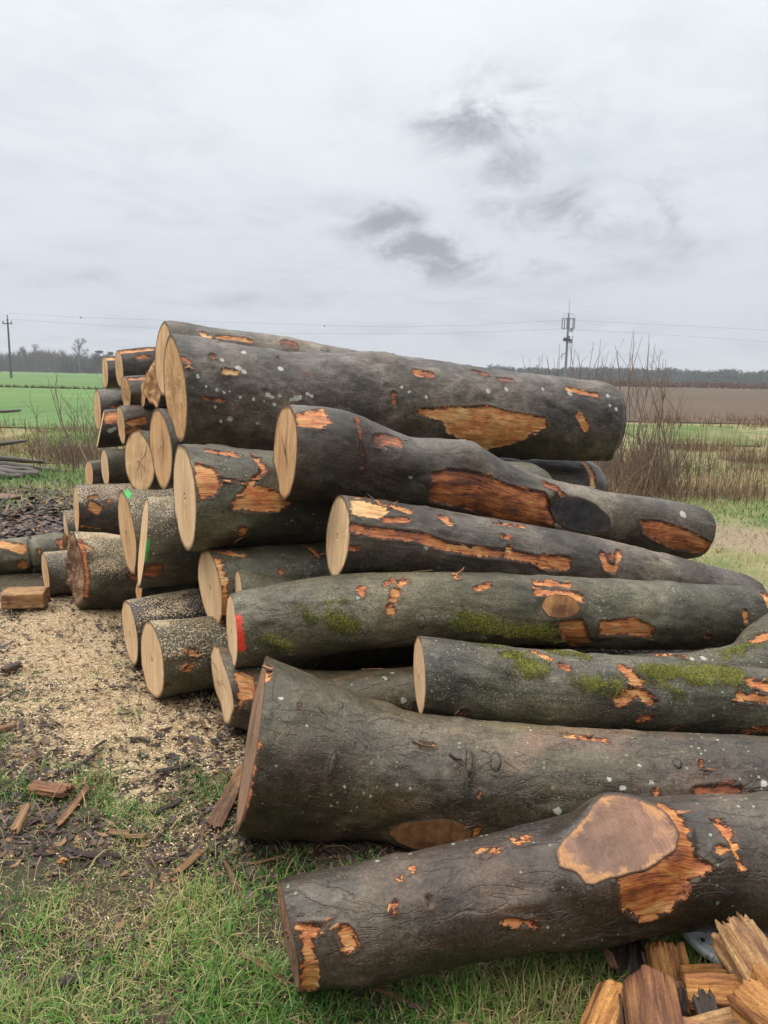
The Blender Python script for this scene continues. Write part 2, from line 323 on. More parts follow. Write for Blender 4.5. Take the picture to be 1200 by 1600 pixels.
# ------------------------------------------------------------------ projection
FWa,RTa,UPa=map(np.array,(FW,RT,UP)); CAMP=np.array([0,0,CAM_H])
def proj(P):
    d=P-CAMP; z=d@FWa; z=np.where(np.abs(z)<1e-6,1e-6,z)
    return 600+F_PX*(d@RTa)/z, 800-F_PX*(d@UPa)/z, z
def A3(px,py,d): return np.array(at(px,py,d))
def resample(pts,rad,ds):
    P=np.array(pts);R=np.array(rad); d=np.r_[0,np.cumsum(np.linalg.norm(np.diff(P,axis=0),axis=1))]
    n=max(6,int(d[-1]/ds)); t=np.linspace(0,d[-1],n)
    X=np.concatenate([P,R[:,None]],1)
    m=np.gradient(X,d,axis=0) if len(P)>2 else np.repeat((X[1:]-X[:1])/(d[1]-d[0]),2,0)
    k=np.clip(np.searchsorted(d,t,side='right')-1,0,len(d)-2); h=(d[k+1]-d[k])[:,None]; u=((t-d[k])[:,None])/h
    Y=(2*u**3-3*u**2+1)*X[k]+(u**3-2*u**2+u)*h*m[k]+(-2*u**3+3*u**2)*X[k+1]+(u**3-u**2)*h*m[k+1]
    return t,Y[:,:3],Y[:,3]
def poly_sd(x,y,poly):
    """signed distance, + inside"""
    P=np.array(poly,float); d=np.full(x.shape,1e9); ins=np.zeros(x.shape,bool)
    for i in range(len(P)):
        a=P[i];b=P[(i+1)%len(P)]; e=b-a; w0=x-a[0]; w1=y-a[1]
        t=np.clip((w0*e[0]+w1*e[1])/max(e@e,1e-12),0,1)
        d=np.minimum(d,np.hypot(w0-e[0]*t,w1-e[1]*t))
        c=((a[1]<=y)&(b[1]>y))|((b[1]<=y)&(a[1]>y))
        xx=a[0]+(y-a[1])/(e[1] if e[1]!=0 else 1e-12)*e[0]
        ins^=c&(x<xx)
    return np.where(ins,d,-d)
def grid_faces(ns,nt,wrap=True):
    i=np.arange(ns-1)[:,None]; j=np.arange(nt if wrap else nt-1)[None]; j2=(j+1)%nt
    a=i*nt+j;b=i*nt+j2;c=(i+1)*nt+j2;d=(i+1)*nt+j
    return np.stack([a+0*b,b,c,d],-1).reshape(-1,4)
# ------------------------------------------------------------------ bark and wood materials
DK=(.020,.018,.018)
BK_GREY=bark_mat('grey beech bark',(.026,.019,.0145),(.084,.065,.049),(.200,.170,.140),green=.15,lichen=.35,wet=.55,speck=.25)
BK_DARK=bark_mat('dark wet beech bark',(.013,.0095,.008),(.042,.031,.026),(.150,.122,.104),green=.12,lichen=.45,wet=.7,speck=.3)
BK_GREEN=bark_mat('green grey beech bark',(.023,.0195,.011),(.072,.063,.037),(.160,.145,.098),green=.5,lichen=.7,wet=.5,lich_col=(.40,.46,.32),speck=.7,rust=.08)
BK_BROWN=bark_mat('brown wet beech bark',(.016,.0105,.0065),(.056,.040,.025),(.140,.112,.070),green=.22,frost=.3,wrinkle=.7,rust=.5,bd=.0036,lichen=.62,wet=.85,lich_col=(.42,.47,.27),speck=.6)
BK_BROWNP=bark_mat('smooth brown wet bark',(.012,.0075,.0055),(.036,.024,.017),(.105,.076,.056),green=.15,frost=.15,wrinkle=.6,bd=.0032,rust=.3,lichen=.6,wet=1.0,lich_col=(.34,.42,.30),speck=.45)
BK_MOSS=bark_mat('speckled mossy bark',(.017,.014,.010),(.058,.050,.034),(.155,.140,.100),green=.4,lichen=.6,wet=.5,speck=1.0,rust=.08)
BK_FAR=bark_mat('weathered stack bark',(.028,.023,.018),(.086,.073,.056),(.18,.16,.13),green=.25,lichen=.8,wet=.45,speck=.6)
W_PALE=wood_mat('pale sawn beech',(.80,.58,.36),(.75,.49,.27),(.52,.29,.13),streak=.7,heart=.25,crack=.9,saw=2,bumpd=.003)
W_TAN=wood_mat('tan sawn beech',(.77,.52,.29),(.69,.42,.205),(.43,.22,.09),streak=.9,heart=.45,crack=1.2,saw=2,bumpd=.003)
W_ORANGE=wood_mat('orange brown sawn beech',(.74,.47,.24),(.62,.34,.15),(.33,.15,.06),streak=.9,heart=.5,crack=1.2,saw=1.6)
W_ROUGH=wood_mat('torn weathered wood',(.44,.27,.16),(.30,.17,.105),(.12,.062,.042),streak=1.0,heart=.8,crack=1.5,saw=4,bumpd=.006)
W_RED=wood_mat('wet red brown sawn wood',(.30,.14,.06),(.20,.085,.036),(.085,.036,.020),streak=1.0,heart=.6,crack=1.4,rough=.5,vert=False)
W_BLACK=wood_mat('black weathered cut',(.060,.055,.056),(.034,.031,.033),(.012,.011,.012),streak=.9,heart=.3,crack=.6,rough=.45,saw=2,bumpd=.004,rimc=(.10,.07,.05))
W_KNOT=wood_mat('wet brown branch cut',(.37,.19,.11),(.23,.125,.085),(.12,.070,.052),streak=.9,heart=.6,crack=.2,rough=.4,vert=False,rimc=(.60,.30,.12))
W_ORKNOT=wood_mat('orange branch cut',(.52,.26,.09),(.42,.19,.065),(.14,.06,.03),streak=1.0,heart=1.0,crack=.8,vert=False)
W_CRACK=plain('dark drying crack',(.045,.022,.012),.9)
FLAPS=[];MOSSG=[];MOSST=[]
F_FLAP=fiber_mat('torn bark splinters',[(.34,(.10,.04,.018)),(.46,(.27,.11,.045)),(.6,(.46,.22,.09)),(.75,(.58,.34,.17))],.6,.003,.3)
F_FLAPD=fiber_mat('dark bark splinters',[(.34,(.02,.014,.012)),(.5,(.06,.042,.034)),(.7,(.14,.09,.06))],.6,.003,.3)
M_MOSS=tint_mat('moss tufts',[(0,(.045,.050,.010)),(.3,(.13,.13,.020)),(.6,(.30,.28,.042)),(1,(.45,.41,.10))],.8)
ZUP=np.array([0,0,1.0])
def px_ray(px,py): return nrm(A3(px,py,1.0)-CAMP)
def make_log(key,label,bark,wood,strips=(),spots=(),moss=(),red=(),grn=(),knots=(),cuts=(),dust=0.0,dustmoss=None,
             res=.012,rough=0.0,ecc=.03,lump=.045,endwood=None,kerf=None,group='felled beech logs in the stack',ragged=0.0,endlabel=None,flute=0.0,cracks=()):
    L=LOGS[key]; pts,rad=log_axis(L); sd=sum(ord(c) for c in key)*13
    t,P,R=resample(pts,rad,res); ns=len(t)
    nt=int(max(40,2*math.pi*R.mean()/res)); th=(np.arange(nt)/nt)*2*math.pi
    T=nrm(np.gradient(P,axis=0)); S=nrm(np.cross(ZUP,T)); U=np.cross(T,S)
    TH,TT=np.meshgrid(th,t); cs,sn=np.cos(TH),np.sin(TH)
    np3=np.stack([cs*.35,sn*.35,TT],-1)
    ph=(sd%97)/97*6.28
    m=1+.010*(fbm(np3,30,2,sd+8)-.5)*2*(1 if res<.013 else 0)+.05*(np.clip(fbm(np3,6.5,2,sd+6),.62,1)-.62)*4+ecc*np.cos(2*TH+ph)+.5*ecc*np.cos(3*TH+2.1*ph)+lump*2*(fbm(np3,2.2,3,sd)-.5)+.018*(fbm(np3,11,3,sd+5)-.5)*2
    if flute: m=m+flute*np.cos(5*TH+ph)*np.exp(-TT/.5)
    if ragged: m=m+ragged*(vnoise(np.stack([cs,sn,TT*.5],-1),2.6,sd+9)-.5)*np.exp(-TT/.12)
    m=m*.985
    tl=t[-1]; m*=1-.10*sstep(tl-.09,tl,TT)**2
    m*=1-.012*np.exp(-(TT/.02)**2)
    if kerf is not None: m*=1-.22*np.exp(-((TT-tl-kerf)/.011)**4)
    RR=R[:,None]*m
    pos=P[:,None]+RR[...,None]*(cs[...,None]*S[:,None]+sn[...,None]*U[:,None])
    # oblique saw cut at the near end
    r0=R[0]; x0,_,_=proj(P[0]); ax=(proj(P[0]+T[0]*.05)[0]-x0)/.05; sx=(proj(P[0]+S[0]*.05)[0]-x0)/.05; ux=(proj(P[0]+U[0]*.05)[0]-x0)/.05
    ks=np.clip((-L['w']/2/r0-sx)/ax,-1.6,1.6); kz=np.clip((L['lean']/2/r0-ux)/ax,-.9,.9)
    sh=(ks*cs[0]*(.72+.28*np.abs(cs[0]))+kz*sn[0])*RR[0]; blend=max(.25,2.4*np.abs(sh).max())
    pos=pos+((1-sstep(0,blend,TT))*sh[None])[...,None]*T[0]
    def normals():
        a=np.roll(pos,-1,1)-np.roll(pos,1,1); b=np.gradient(pos,axis=0); return nrm(np.cross(a,b))
    NN=normals(); X,Y,Z=proj(pos); front=(NN*(pos-CAMP)).sum(-1)<0
    ARC=(TH-math.pi)*R[:,None]
    def look(px,py):
        d=np.hypot(X-px,Y-py)+np.where(front,0,1e6); k=np.unravel_index(d.argmin(),d.shape); return k
    def stroke(items,clampv=.12):
        f=np.full(TT.shape,-clampv)
        for it in items:
            pp=it[0]; 
            ks_=[look(*q[:2]) for q in pp]; q=[(TT[k],ARC[k]) for k in ks_]
            if len(it)==1 or it[1] is None:
                f_=poly_sd(TT,ARC,q)
            else:
                r=it[1]*Z[ks_[0]]/F_PX; f_=np.full(TT.shape,-9.0)
                if len(q)==1: q=[q[0],(q[0][0]+1e-4,q[0][1])]
                for a,b in zip(q[:-1],q[1:]):
                    e=(b[0]-a[0],b[1]-a[1]); l2=e[0]**2+e[1]**2+1e-12
                    u=np.clip(((TT-a[0])*e[0]+(ARC-a[1])*e[1])/l2,0,1)
                    f_=np.maximum(f_,r-np.hypot(TT-a[0]-e[0]*u,ARC-a[1]-e[1]*u))
            yield it,f_
    # swellings
    for kx,ky,kr,kh in knots:
        k=look(kx,ky); r=kr*Z[k]/F_PX; d2=((pos-pos[k])**2).sum(-1)
        rr=np.sqrt(d2)/r; pos=pos+NN*(kh*(np.exp(-rr**2*1.2)-.55*np.exp(-(rr/.33)**2)*(1 if kh<.03 else .35)))[...,None]
    NN=normals()
    strip=np.full(TT.shape,-.12); tone=np.full(TT.shape,.5)
    for it,f in stroke(strips):
        tone=np.where(f>strip,it[2],tone); strip=np.maximum(strip,f)
    def fld(items):
        f0=np.full(TT.shape,-.12)
        for it,f in stroke(items): f0=np.maximum(f0,f)
        return f0
    spot=fld([([q[:2]],q[2]) for q in spots]) if spots else np.full(TT.shape,-.12)
    mo=fld(moss); pr=fld(red); pg=fld(grn)
    rs=np.random.default_rng(sd); scar=np.full(TT.shape,-.12)
    if tl>2 and res<.013:
        for q in range(int(tl*3.2)):
            t0=rs.uniform(.15,tl); a0=rs.uniform(-1.9,1.3)*R.mean(); ra=rs.uniform(.012,.045)*(R.mean()/.2)**.5; e=rs.uniform(1.2,2.6)
            dq=np.hypot((TT-t0)*e,(ARC-a0)*rs.uniform(.8,1.1)); near=dq<ra*4
            if (strip[dq<ra*1.6]>-.02).any(): continue
            scar=np.maximum(scar,ra-dq); hq=rs.uniform(.2,.7)*ra; pos=pos+NN*(hq*(np.exp(-(dq/ra)**2)-.45*np.exp(-(dq/ra/.45)**2)))[...,None]
    NN=normals()
    cutparts=[]
    for cpoly,hgt,toward,bl,cwood,cn in cuts:
        c=np.mean(np.array(cpoly,float),0); k=look(*c); n=NN[k]
        tc=nrm(CAMP-pos[k]); n=nrm(n+toward*tc+np.array([0,0,cn])); P0=pos[k]+n*hgt
        e1=nrm(T[k[0]]-n*(T[k[0]]@n)); e2=np.cross(n,e1)
        q=[]
        for px,py in cpoly:
            d=px_ray(px,py); X_=CAMP+d*(((P0-CAMP)@n)/(d@n)); q.append(((X_-P0)@e1,(X_-P0)@e2))
        q=np.array(q)
        # smooth, slightly wavy outline
        qq=np.concatenate([q,q[:1]]); dd=np.r_[0,np.cumsum(np.hypot(*np.diff(qq,axis=0).T))]; tt=np.linspace(0,dd[-1],97)[:-1]
        ol=np.stack([np.interp(tt,dd,qq[:,i]) for i in (0,1)],1)
        for _ in range(1): ol=(np.roll(ol,1,0)+2*ol+np.roll(ol,-1,0))/4
        ol=ol*(1+(fbm(ol,22,4,3)[:,None]-.5)*.13)
        rel=pos-P0; a_,b_,h_=rel@e1,rel@e2,rel@n
        sdp=poly_sd(a_,b_,ol[::3]); w=sstep(-bl,0.004,sdp)*((NN@n)>-.15)
        pos=pos-n*(h_*w)[...,None]
        strip=np.minimum(strip,np.where(sdp>-.0,-.02,.2)); scar=np.minimum(scar,np.where(sdp>-.03,-.05,.2))
        cutparts.append((P0,n,e1,e2,ol,cwood))
    pos=pos-NN*(sstep(-.003,.007,strip)*.007-.004*np.exp(-((strip+.006)/.006)**2))[...,None]
    pos=pos+NN*(sstep(-.01,.02,mo)*.006)[...,None]
    NN=normals()
    du=np.zeros(TT.shape)
    if dust: du=dust*sstep(-.15,.75,NN[...,2])*(.5+.5*sstep(.35,.6,fbm(np3,4,3,sd+3)))
    lipa=np.zeros(TT.shape)
    # lips
    def lip(ring,k=.968): c=ring.mean(0); return c+(ring-c)*k
    l0,l1=lip(pos[0]),lip(pos[-1])
    if res<.0095:
        # splinters of bark still hanging on along the torn edges
        cand=np.argwhere((strip>-.006)&(strip<-.001)&(((pos-CAMP)*NN).sum(-1)<0)); rs2=np.random.default_rng(sd+1)
        if len(cand):
            for ci in rs2.choice(len(cand),min(len(cand),14),replace=False):
                i,j=cand[ci]; 
                if i<3 or i>ns-4: continue
                p=pos[i,j]; n_=NN[i,j]; a_=T[i]*rs2.choice([-1,1])+np.cross(n_,T[i])*rs2.normal(0,.35); a_=nrm(a_-n_*(a_@n_)); b_=np.cross(n_,a_)
                Lf=rs2.uniform(.012,.045)*(.6+R.mean()*2); wf=Lf*rs2.uniform(.12,.32); hf=Lf*rs2.uniform(.15,.5); u=np.linspace(0,1,5)[:,None]
                mid=p+a_*Lf*u+n_*(hf*u**1.6-.001); wv=wf*(1-.8*u**1.5)*(.8+.4*rs2.random((5,1)))
                top=np.stack([mid-b_*wv,mid+b_*wv*.7],1)+n_*.0016; bot=np.stack([mid+b_*wv*.7,mid-b_*wv],1)-n_*.0012
                FLAPS.append((np.concatenate([top,bot],1).reshape(-1,3),np.stack([np.repeat(u[:,0]*Lf,4),np.tile([0,wf,wf+.003,.003],5)],-1),rs2.random()<.6))
    if moss and (mo>-.02).any():
        rs3=np.random.default_rng(sd+2); ok=(mo+(fbm(np3,60,3,sd+2)-.5)*.07+(fbm(np3,14,3,sd+4)-.5)*.16>0.002); cand=np.argwhere(ok)
        if len(cand):
            c_=cand[rs3.integers(0,len(cand),min(20000,len(cand)*5))]; c_=c_[(c_[:,0]>1)&(c_[:,0]<ns-2)]; i,j=c_.T; M_=len(i)
            p=pos[i,j]+T[i]*rs3.uniform(-res,res,(M_,1))+np.cross(NN[i,j],T[i])*rs3.uniform(-res,res,(M_,1)); d=nrm(NN[i,j]+rs3.normal(0,.55,(M_,3))); s_=nrm(np.cross(d,rs3.normal(size=(M_,3))))
            hl=rs3.uniform(.003,.009,(M_,1)); MOSSG.append(np.stack([p-s_*.0012,p+s_*.0012,p+d*hl],1).reshape(-1,3)); MOSST.append(np.repeat(np.clip(fbm(np3[i,j],9,3,4)*1.2-.1+rs3.normal(0,.15,M_),0,1),3))
    V=np.concatenate([l0[None],pos[:1],pos,pos[-1:],l1[None]]).reshape(-1,3)
    def ex(a,v=None):
        v0=a[:1]; v1=a[-1:]; return np.concatenate([v0,v0,a,v1,v1]).ravel()
    lipa=np.concatenate([np.ones((2,nt)),np.zeros((ns,nt)),np.ones((2,nt))]).ravel()
    uv=np.stack([ex(TT),ex(ARC)],-1)
    base=P[len(P)//2].copy(); base=P[0]+(P[-1]-P[0])*.5; base[2]=min(P[0][2]-R[0],P[-1][2]-R[-1])
    root=empty('log',tuple(base),label,'log',group)
    F=grid_faces(ns+4,nt); F=F[(F[:,0]//nt!=1)&(F[:,0]//nt!=ns+1)]
    mesh_np('bark',V,F,bark,root,dict(strip=ex(strip),scar=ex(scar),tone=ex(tone),spot=ex(spot),moss=ex(mo),pred=ex(pr),pgrn=ex(pg),dust=ex(du),lip=lipa),uv)
    for v_,uv_,lt in FLAPS:
        kq=grid_faces(5,4); mesh_np('loose_bark',v_,[kq,np.array([[3,2,1,0],[16,17,18,19]])],F_FLAP if lt else F_FLAPD,root,uv=uv_)
    FLAPS.clear()
    if MOSSG:
        vm=np.concatenate(MOSSG); tag(mesh_np('moss',vm,np.arange(len(vm)).reshape(-1,3),M_MOSS,root,dict(tint=np.concatenate(MOSST)),smooth=False),kind='stuff'); MOSSG.clear(); MOSST.clear()
    def face(ring,flip,T0,w,lab=None):
        c=ring.mean(0); K=np.linspace(0,1,20)[1:]; vs=[c[None]]
        S_=nrm(np.cross(ZUP,T0)); U_=np.cross(T0,S_)
        for k in K:
            r_=c+(ring-c)*k; q=(r_-c)@np.stack([S_,U_],1)
            a=(fbm(q,14,4,sd+1)-.5)*(.006+rough)+(vnoise(np.stack([q[:,0]*7,q[:,1]*.6],1),14,sd)-.5)*rough*1.2
            vs.append(r_+T0*(a*(1-k**6))[:,None])
        vs=np.concatenate(vs); rel=vs-c; uvf=np.stack([rel@S_,rel@U_],-1)
        ra=np.r_[0,np.repeat(K,nt)]
        j=np.arange(nt); j2=(j+1)%nt
        tri=np.stack([0*j,1+j2,1+j],-1); q=grid_faces(len(K),nt)+1; q=q[:,[0,3,2,1]][:,[0,1,2,3]]
        # winding: outward = -T0 for the start face
        tri=tri if not flip else tri[:,::-1]
        q2=grid_faces(len(K),nt)+1
        q2=q2[:,::-1] if not flip else q2
        o=mesh_np('cut_face',vs,[tri,q2],w,root,dict(rad=ra),uvf)
        if lab: o['label']=lab
    face(l0,False,T[0],wood,endlabel); face(l1,True,-T[-1],endwood or wood)
    if cracks:
        c0=l0.mean(0); q_=l0-c0; nf=nrm(np.linalg.svd(q_,full_matrices=False)[2][2]); nf=nf*np.sign(nf@(CAMP-c0))
        for cr in cracks:
            pw=[c0+0*c0]; pw=[]
            for px,py in cr: d=px_ray(px,py); pw.append(CAMP+d*(((c0-CAMP)@nf)/(d@nf)))
            pw=np.array(pw); tq=np.linspace(0,len(pw)-1,9*len(pw)); Q=np.stack([np.interp(tq,np.arange(len(pw)),pw[:,i]) for i in range(3)],1)
            td=nrm(np.gradient(Q,axis=0)); sdv=np.cross(nf,td); k_=np.arange(len(Q)); Q=Q+sdv*((vnoise(np.stack([k_*.7,k_*0.],1),1,sd)-.5)*.008)[:,None]
            w_=(.0026*np.sin(np.linspace(.25,math.pi-.05,len(Q))))[:,None]
            vv=np.concatenate([Q+sdv*w_+nf*.0045,Q-sdv*w_+nf*.0045]); m_=len(Q); i_=np.arange(m_-1)
            mesh_np('crack',vv,np.stack([i_,i_+1,i_+1+m_,i_+m_],-1),W_CRACK,root)
    for P0,n,e1,e2,ol,cw in cutparts:
        K=np.linspace(0,1,26)[1:]; nn=len(ol); vs=[P0[None]]; ra=[np.zeros(1)]
        c2=ol.mean(0)
        for k in list(K)+[1.0]:
            o2=c2+(ol-c2)*k; z=.003+(fbm(o2,22,4,5)-.5)*.009*(1-k**8)
            z=z-(k==1.0)*.001
            vs.append(P0+o2[:,:1]*e1+o2[:,1:]*e2+n*np.asarray(z)[:,None]); ra.append(np.full(nn,k))
        vs[0]=(P0+c2[0]*e1+c2[1]*e2+n*.003)[None]
        vs[-1]=vs[-1]-n*.014
        vs=np.concatenate(vs); j=np.arange(nn); j2=(j+1)%nn
        rel=vs-P0; area=np.sum(ol[:,0]*np.roll(ol[:,1],-1)-ol[:,1]*np.roll(ol[:,0],-1))
        tri=np.stack([0*j,1+j,1+j2],-1); q=grid_faces(len(K)+1,nn)+1; q=q[:,[0,3,2,1]]
        if area<0: tri=tri[:,::-1]; q=q[:,::-1]
        mesh_np('branch_cut',vs,[tri,q],cw,root,dict(rad=np.concatenate(ra)),np.stack([rel@e1,rel@e2],-1))
    return root
def S_(pts,r,tone): return (pts,r,tone)
def PL(pts,tone): return (pts,None,tone)
FR='felled beech logs in the stack'
make_log('A','thick brown log nearest the camera with a huge sawn branch knot',BK_BROWNP,W_ROUGH,res=.006,ecc=.008,lump=.010,rough=.012,
 endlabel='weathered split cut face with a pale strip',
 strips=[PL([(469,1444),(510,1444),(490,1471),(494,1496),(500,1517),(496,1542),(458,1544),(469,1517)],.35),S_([(538,1462),(546,1474)],13,.55),S_([(790,1438),(832,1445)],4.5,.5),
  S_([(747,1330),(780,1328)],5,.4),S_([(803,1313),(825,1310)],6,.45),S_([(618,1412),(618,1421)],3.5,.5),S_([(671,1404),(672,1412)],4,.5),S_([(643,1358)],3,.5),S_([(625,1374)],2.5,.5),
  S_([(1122,1286),(1138,1310),(1150,1332),(1156,1352)],6,.42),S_([(1127,1328)],8,.45),
  PL([(948,1368),(962,1392),(968,1420),(1000,1437),(1027,1435),(1047,1420),(1073,1400),(1083,1380),(1112,1354),(1100,1346),(1083,1340),(1073,1313),(1078,1290),(1047,1270),(1000,1280)],.55)],
 knots=[(1130,1340,30,.012)],
 cuts=[([(868,1330),(872,1357),(897,1362),(913,1384),(943,1377),(987,1368),(1027,1350),(1057,1327),(1060,1300),(1047,1276),(1013,1253),(977,1241),(943,1243),(927,1257),(913,1277),(897,1297),(877,1317)],.035,.7,.065,W_KNOT,.25)],
 spots=[(590,1345,3),(640,1335,3),(710,1318,3),(760,1305,2.5)])
make_log('B','very wide flared butt log with brown lichen flecked bark behind the nearest log',BK_BROWN,W_ROUGH,res=.007,ecc=.02,lump=.03,flute=.02,
 strips=[S_([(416,1040),(412,1062)],7,.45),S_([(398,1160),(385,1230),(372,1280)],3,.6),S_([(878,1149),(945,1156)],5,.45),S_([(1092,1240),(1148,1236)],11,.75),S_([(1096,1193),(1097,1200)],4,.6),
  S_([(725,1290),(745,1292)],8,.5),S_([(655,1163),(675,1166)],3,.7),S_([(1024,1236)],3.5,.5),S_([(748,1240)],3.5,.4),S_([(470,1104)],3,.6)],
 knots=[(690,1290,90,.02),(712,1188,12,.01),(690,1235,26,.008)],
 cuts=[([(604,1300),(625,1287),(655,1281),(690,1280),(722,1286),(740,1298),(735,1312),(712,1324),(680,1331),(650,1327),(620,1316)],.012,.9,.06,W_RED,-.1)],
 spots=[(438,1092,4),(480,1132,2.5),(540,1228,3.5),(950,1217,4),(1017,1223,4),(975,1232,4),(870,1266,6),(1195,1224,6),(1130,1200,3),(1000,1195,3)])
make_log('C','mossy log with yellow green moss on top lying on the flared butt log',BK_MOSS,W_PALE,res=.008,
 strips=[S_([(832,1017),(858,1030)],5,.5),S_([(875,1040),(890,1046)],4,.6),S_([(975,1046),(988,1058),(1000,1066)],9,.45),S_([(966,1092),(998,1080),(1018,1095)],8,.48),S_([(1172,1066),(1210,1074)],9,.45),
  S_([(1155,1088),(1210,1096)],7,.5),S_([(1165,1141),(1210,1138)],6,.4),S_([(1000,1124),(1014,1122)],5,.45),S_([(722,1112),(729,1112)],4,.55),S_([(1010,1146),(1060,1136)],3,.6),S_([(930,1016),(940,1020)],4,.5)],
 knots=[(773,1038,12,.016)],spots=[],
 moss=[([(868,1019),(910,1024)],9),([(800,1024),(842,1046)],15),([(792,1020),(830,1050)],10),([(760,1008),(790,1014)],5),([(915,1065),(965,1073)],13),([(1015,1047),(1060,1052),(1150,1060)],17),([(1040,1072),(1060,1080)],8),([(1090,1045),(1150,1050)],12)])
make_log('D','long slightly bowed grey log with a red paint mark beside its cut end',BK_GREEN,W_PALE,res=.008,
 strips=[S_([(604,911),(614,908)],5,.4),S_([(626,912),(632,909)],6,.5),S_([(619,925),(615,936)],7,.38),S_([(609,950),(612,956)],7,.5),S_([(563,920),(564,928)],4,.5),S_([(708,897),(713,902)],4,.5),S_([(747,919),(763,917)],5,.6),S_([(835,911),(888,917)],6,.5),
  PL([(870,970),(910,966),(925,1005),(895,1010),(874,992)],.5),PL([(937,972),(990,965),(1023,980),(1020,998),(990,992),(937,995)],.5),S_([(1163,958),(1167,970)],6,.5),S_([(1196,930),(1202,945)],7,.4),S_([(840,925),(905,935)],8,.5),S_([(1103,993),(1110,996)],3,.8)],
 knots=[(873,948,45,.02)],
 cuts=[([(846,948),(852,934),(868,928),(888,930),(902,940),(907,952),(898,963),(878,967),(857,963)],.012,.3,.04,W_ORKNOT,0)],
 spots=[(560,935,3)],red=[([(373,966),(374,985),(376,1012)],6)],
 moss=[([(475,955),(490,965)],8),([(520,965),(545,980)],12),([(500,940),(540,938)],3),([(725,965),(800,985)],16),([(800,985),(860,988)],13),([(420,1000),(450,1010)],9),([(860,990),(868,1000)],5)])
make_log('E','log with a long torn red orange stripe running back from its pale cut end',BK_GREY,W_PALE,res=.008,
 strips=[PL([(548,783),(595,787),(608,800),(592,812),(562,806),(548,802)],.12),S_([(592,786),(640,800)],4,.5),S_([(600,812),(636,812)],5,.55),S_([(690,808),(703,816)],7,.6),
  S_([(550,826),(593,833),(653,838),(697,853),(737,862),(787,866),(830,873),(860,883)],8,.6),S_([(700,855),(760,864)],8,.35),S_([(552,778),(600,783)],4,.5),
  S_([(850,878),(885,880)],11,.48),S_([(942,868),(947,884),(958,888)],8,.5),S_([(964,884),(965,862)],5,.42),S_([(955,872)],6,.6),S_([(770,818),(820,824)],3,.5),S_([(795,857),(797,866)],6,.2),S_([(785,837),(795,840)],3,.5),S_([(560,855),(545,858)],3,.6)],
 spots=[(665,857,4),(730,865,3)])
make_log('F','crooked grey log sloping to the right with a black sawn branch stub',BK_GREY,W_ORANGE,res=.008,lump=.05,
 cracks=[[(452,650),(446,700),(450,750)],[(440,680),(452,730)]],strips=[PL([(462,648),(505,640),(518,660),(500,670),(464,664)],.55),S_([(590,690),(605,686),(618,695)],11,.9),S_([(556,662),(562,690),(566,728)],5,.9),
  PL([(672,738),(725,735),(790,757),(850,770),(862,790),(862,832),(820,826),(770,815),(700,790),(668,782)],.72),PL([(998,812),(1030,814),(1075,828),(1114,848),(1107,868),(1050,858),(1005,835)],.62),S_([(852,757),(870,766),(886,784)],4,.6),S_([(700,735),(760,752)],3,.9)],
 knots=[(630,720,34,.055),(735,706,30,.05),(560,668,26,.02),(905,800,70,.02),(560,680,40,.012)],
 cuts=[([(857,795),(862,783),(885,775),(908,777),(933,789),(950,806),(956,823),(948,832),(915,834),(888,828),(867,816)],.02,.6,.05,W_BLACK,0)],
 spots=[(1068,804,6),(600,700,3),(640,745,3)])
make_log('G','biggest dark log lying on top of the stack with a long torn ochre patch',BK_DARK,W_ORANGE,res=.009,ecc=.02,rough=.01,
 cracks=[[(266,560),(272,615),(276,660)],[(279,570),(281,630)]],strips=[PL([(655,640),(700,636),(762,634),(796,643),(853,652),(854,667),(830,680),(804,693),(762,702),(725,687),(700,679),(690,657),(650,648)],.42),S_([(905,650),(916,668)],7,.4),S_([(887,608),(932,617)],4.5,.45),
  S_([(332,556)],5,.7),S_([(352,580),(366,583)],5,.2),S_([(289,562),(293,566)],6,.75),S_([(650,583),(672,587)],7,.65),S_([(615,615),(617,632)],5,.85),S_([(740,580),(760,586)],4,.8),S_([(780,592),(800,594)],4,.7),S_([(318,622),(350,626)],2.5,.6)],
 spots=[(380,551,4),(346,563,3.5),(310,588,3.5),(439,577,5),(372,575,5),(380,580,4),(322,604,3),(338,610,3),(359,655,4),(337,635,3),(345,657,3),(627,606,3),(640,612,3),(666,620,3),(763,611,4),(792,608,4),(849,608,3),(891,615,4.5),(950,619,3.5),(953,633,3),(962,639,3),
  (375,620,2.5),(396,624,3),(414,627,2),(430,631,3.5),(418,616,4),(424,620,3),(436,618,3),(462,622,5),(470,620,4),(480,616,3),(455,625,3),(486,619,3),(350,612,2.5),(360,612,2),(500,660,3),(402,662,3)],moss=[],
 knots=[(520,585,50,.02),(590,553,24,.022),(625,564,22,.02),(540,600,30,-.014),(700,600,60,.012)])
make_log('H','grey log behind the biggest one at the very top of the stack',BK_GREY,W_TAN,res=.012,
 strips=[S_([(316,522),(322,526)],6,.2),S_([(340,526),(390,534)],4,.45),S_([(444,538),(458,542)],7,.75)],knots=[(452,536,20,.03),(400,528,30,.01),(555,555,20,.02)],spots=[])
make_log('I','thick log under the top one with broad torn orange bark patches and a round knot',BK_GREEN,W_PALE,res=.009,
 strips=[S_([(328,704),(370,712)],7,.6),PL([(304,724),(332,730),(346,756),(336,776),(312,780),(304,756)],.42),S_([(400,716),(410,737),(392,757)],5,.45),PL([(362,785),(385,758),(432,768),(456,788),(430,800),(385,800),(365,795)],.48),S_([(300,742),(395,757),(405,745)],1.5,.9),S_([(376,826)],10,.75),S_([(310,696),(320,697)],4,.5)],
 knots=[(376,826,17,.03),(410,780,50,.02)])
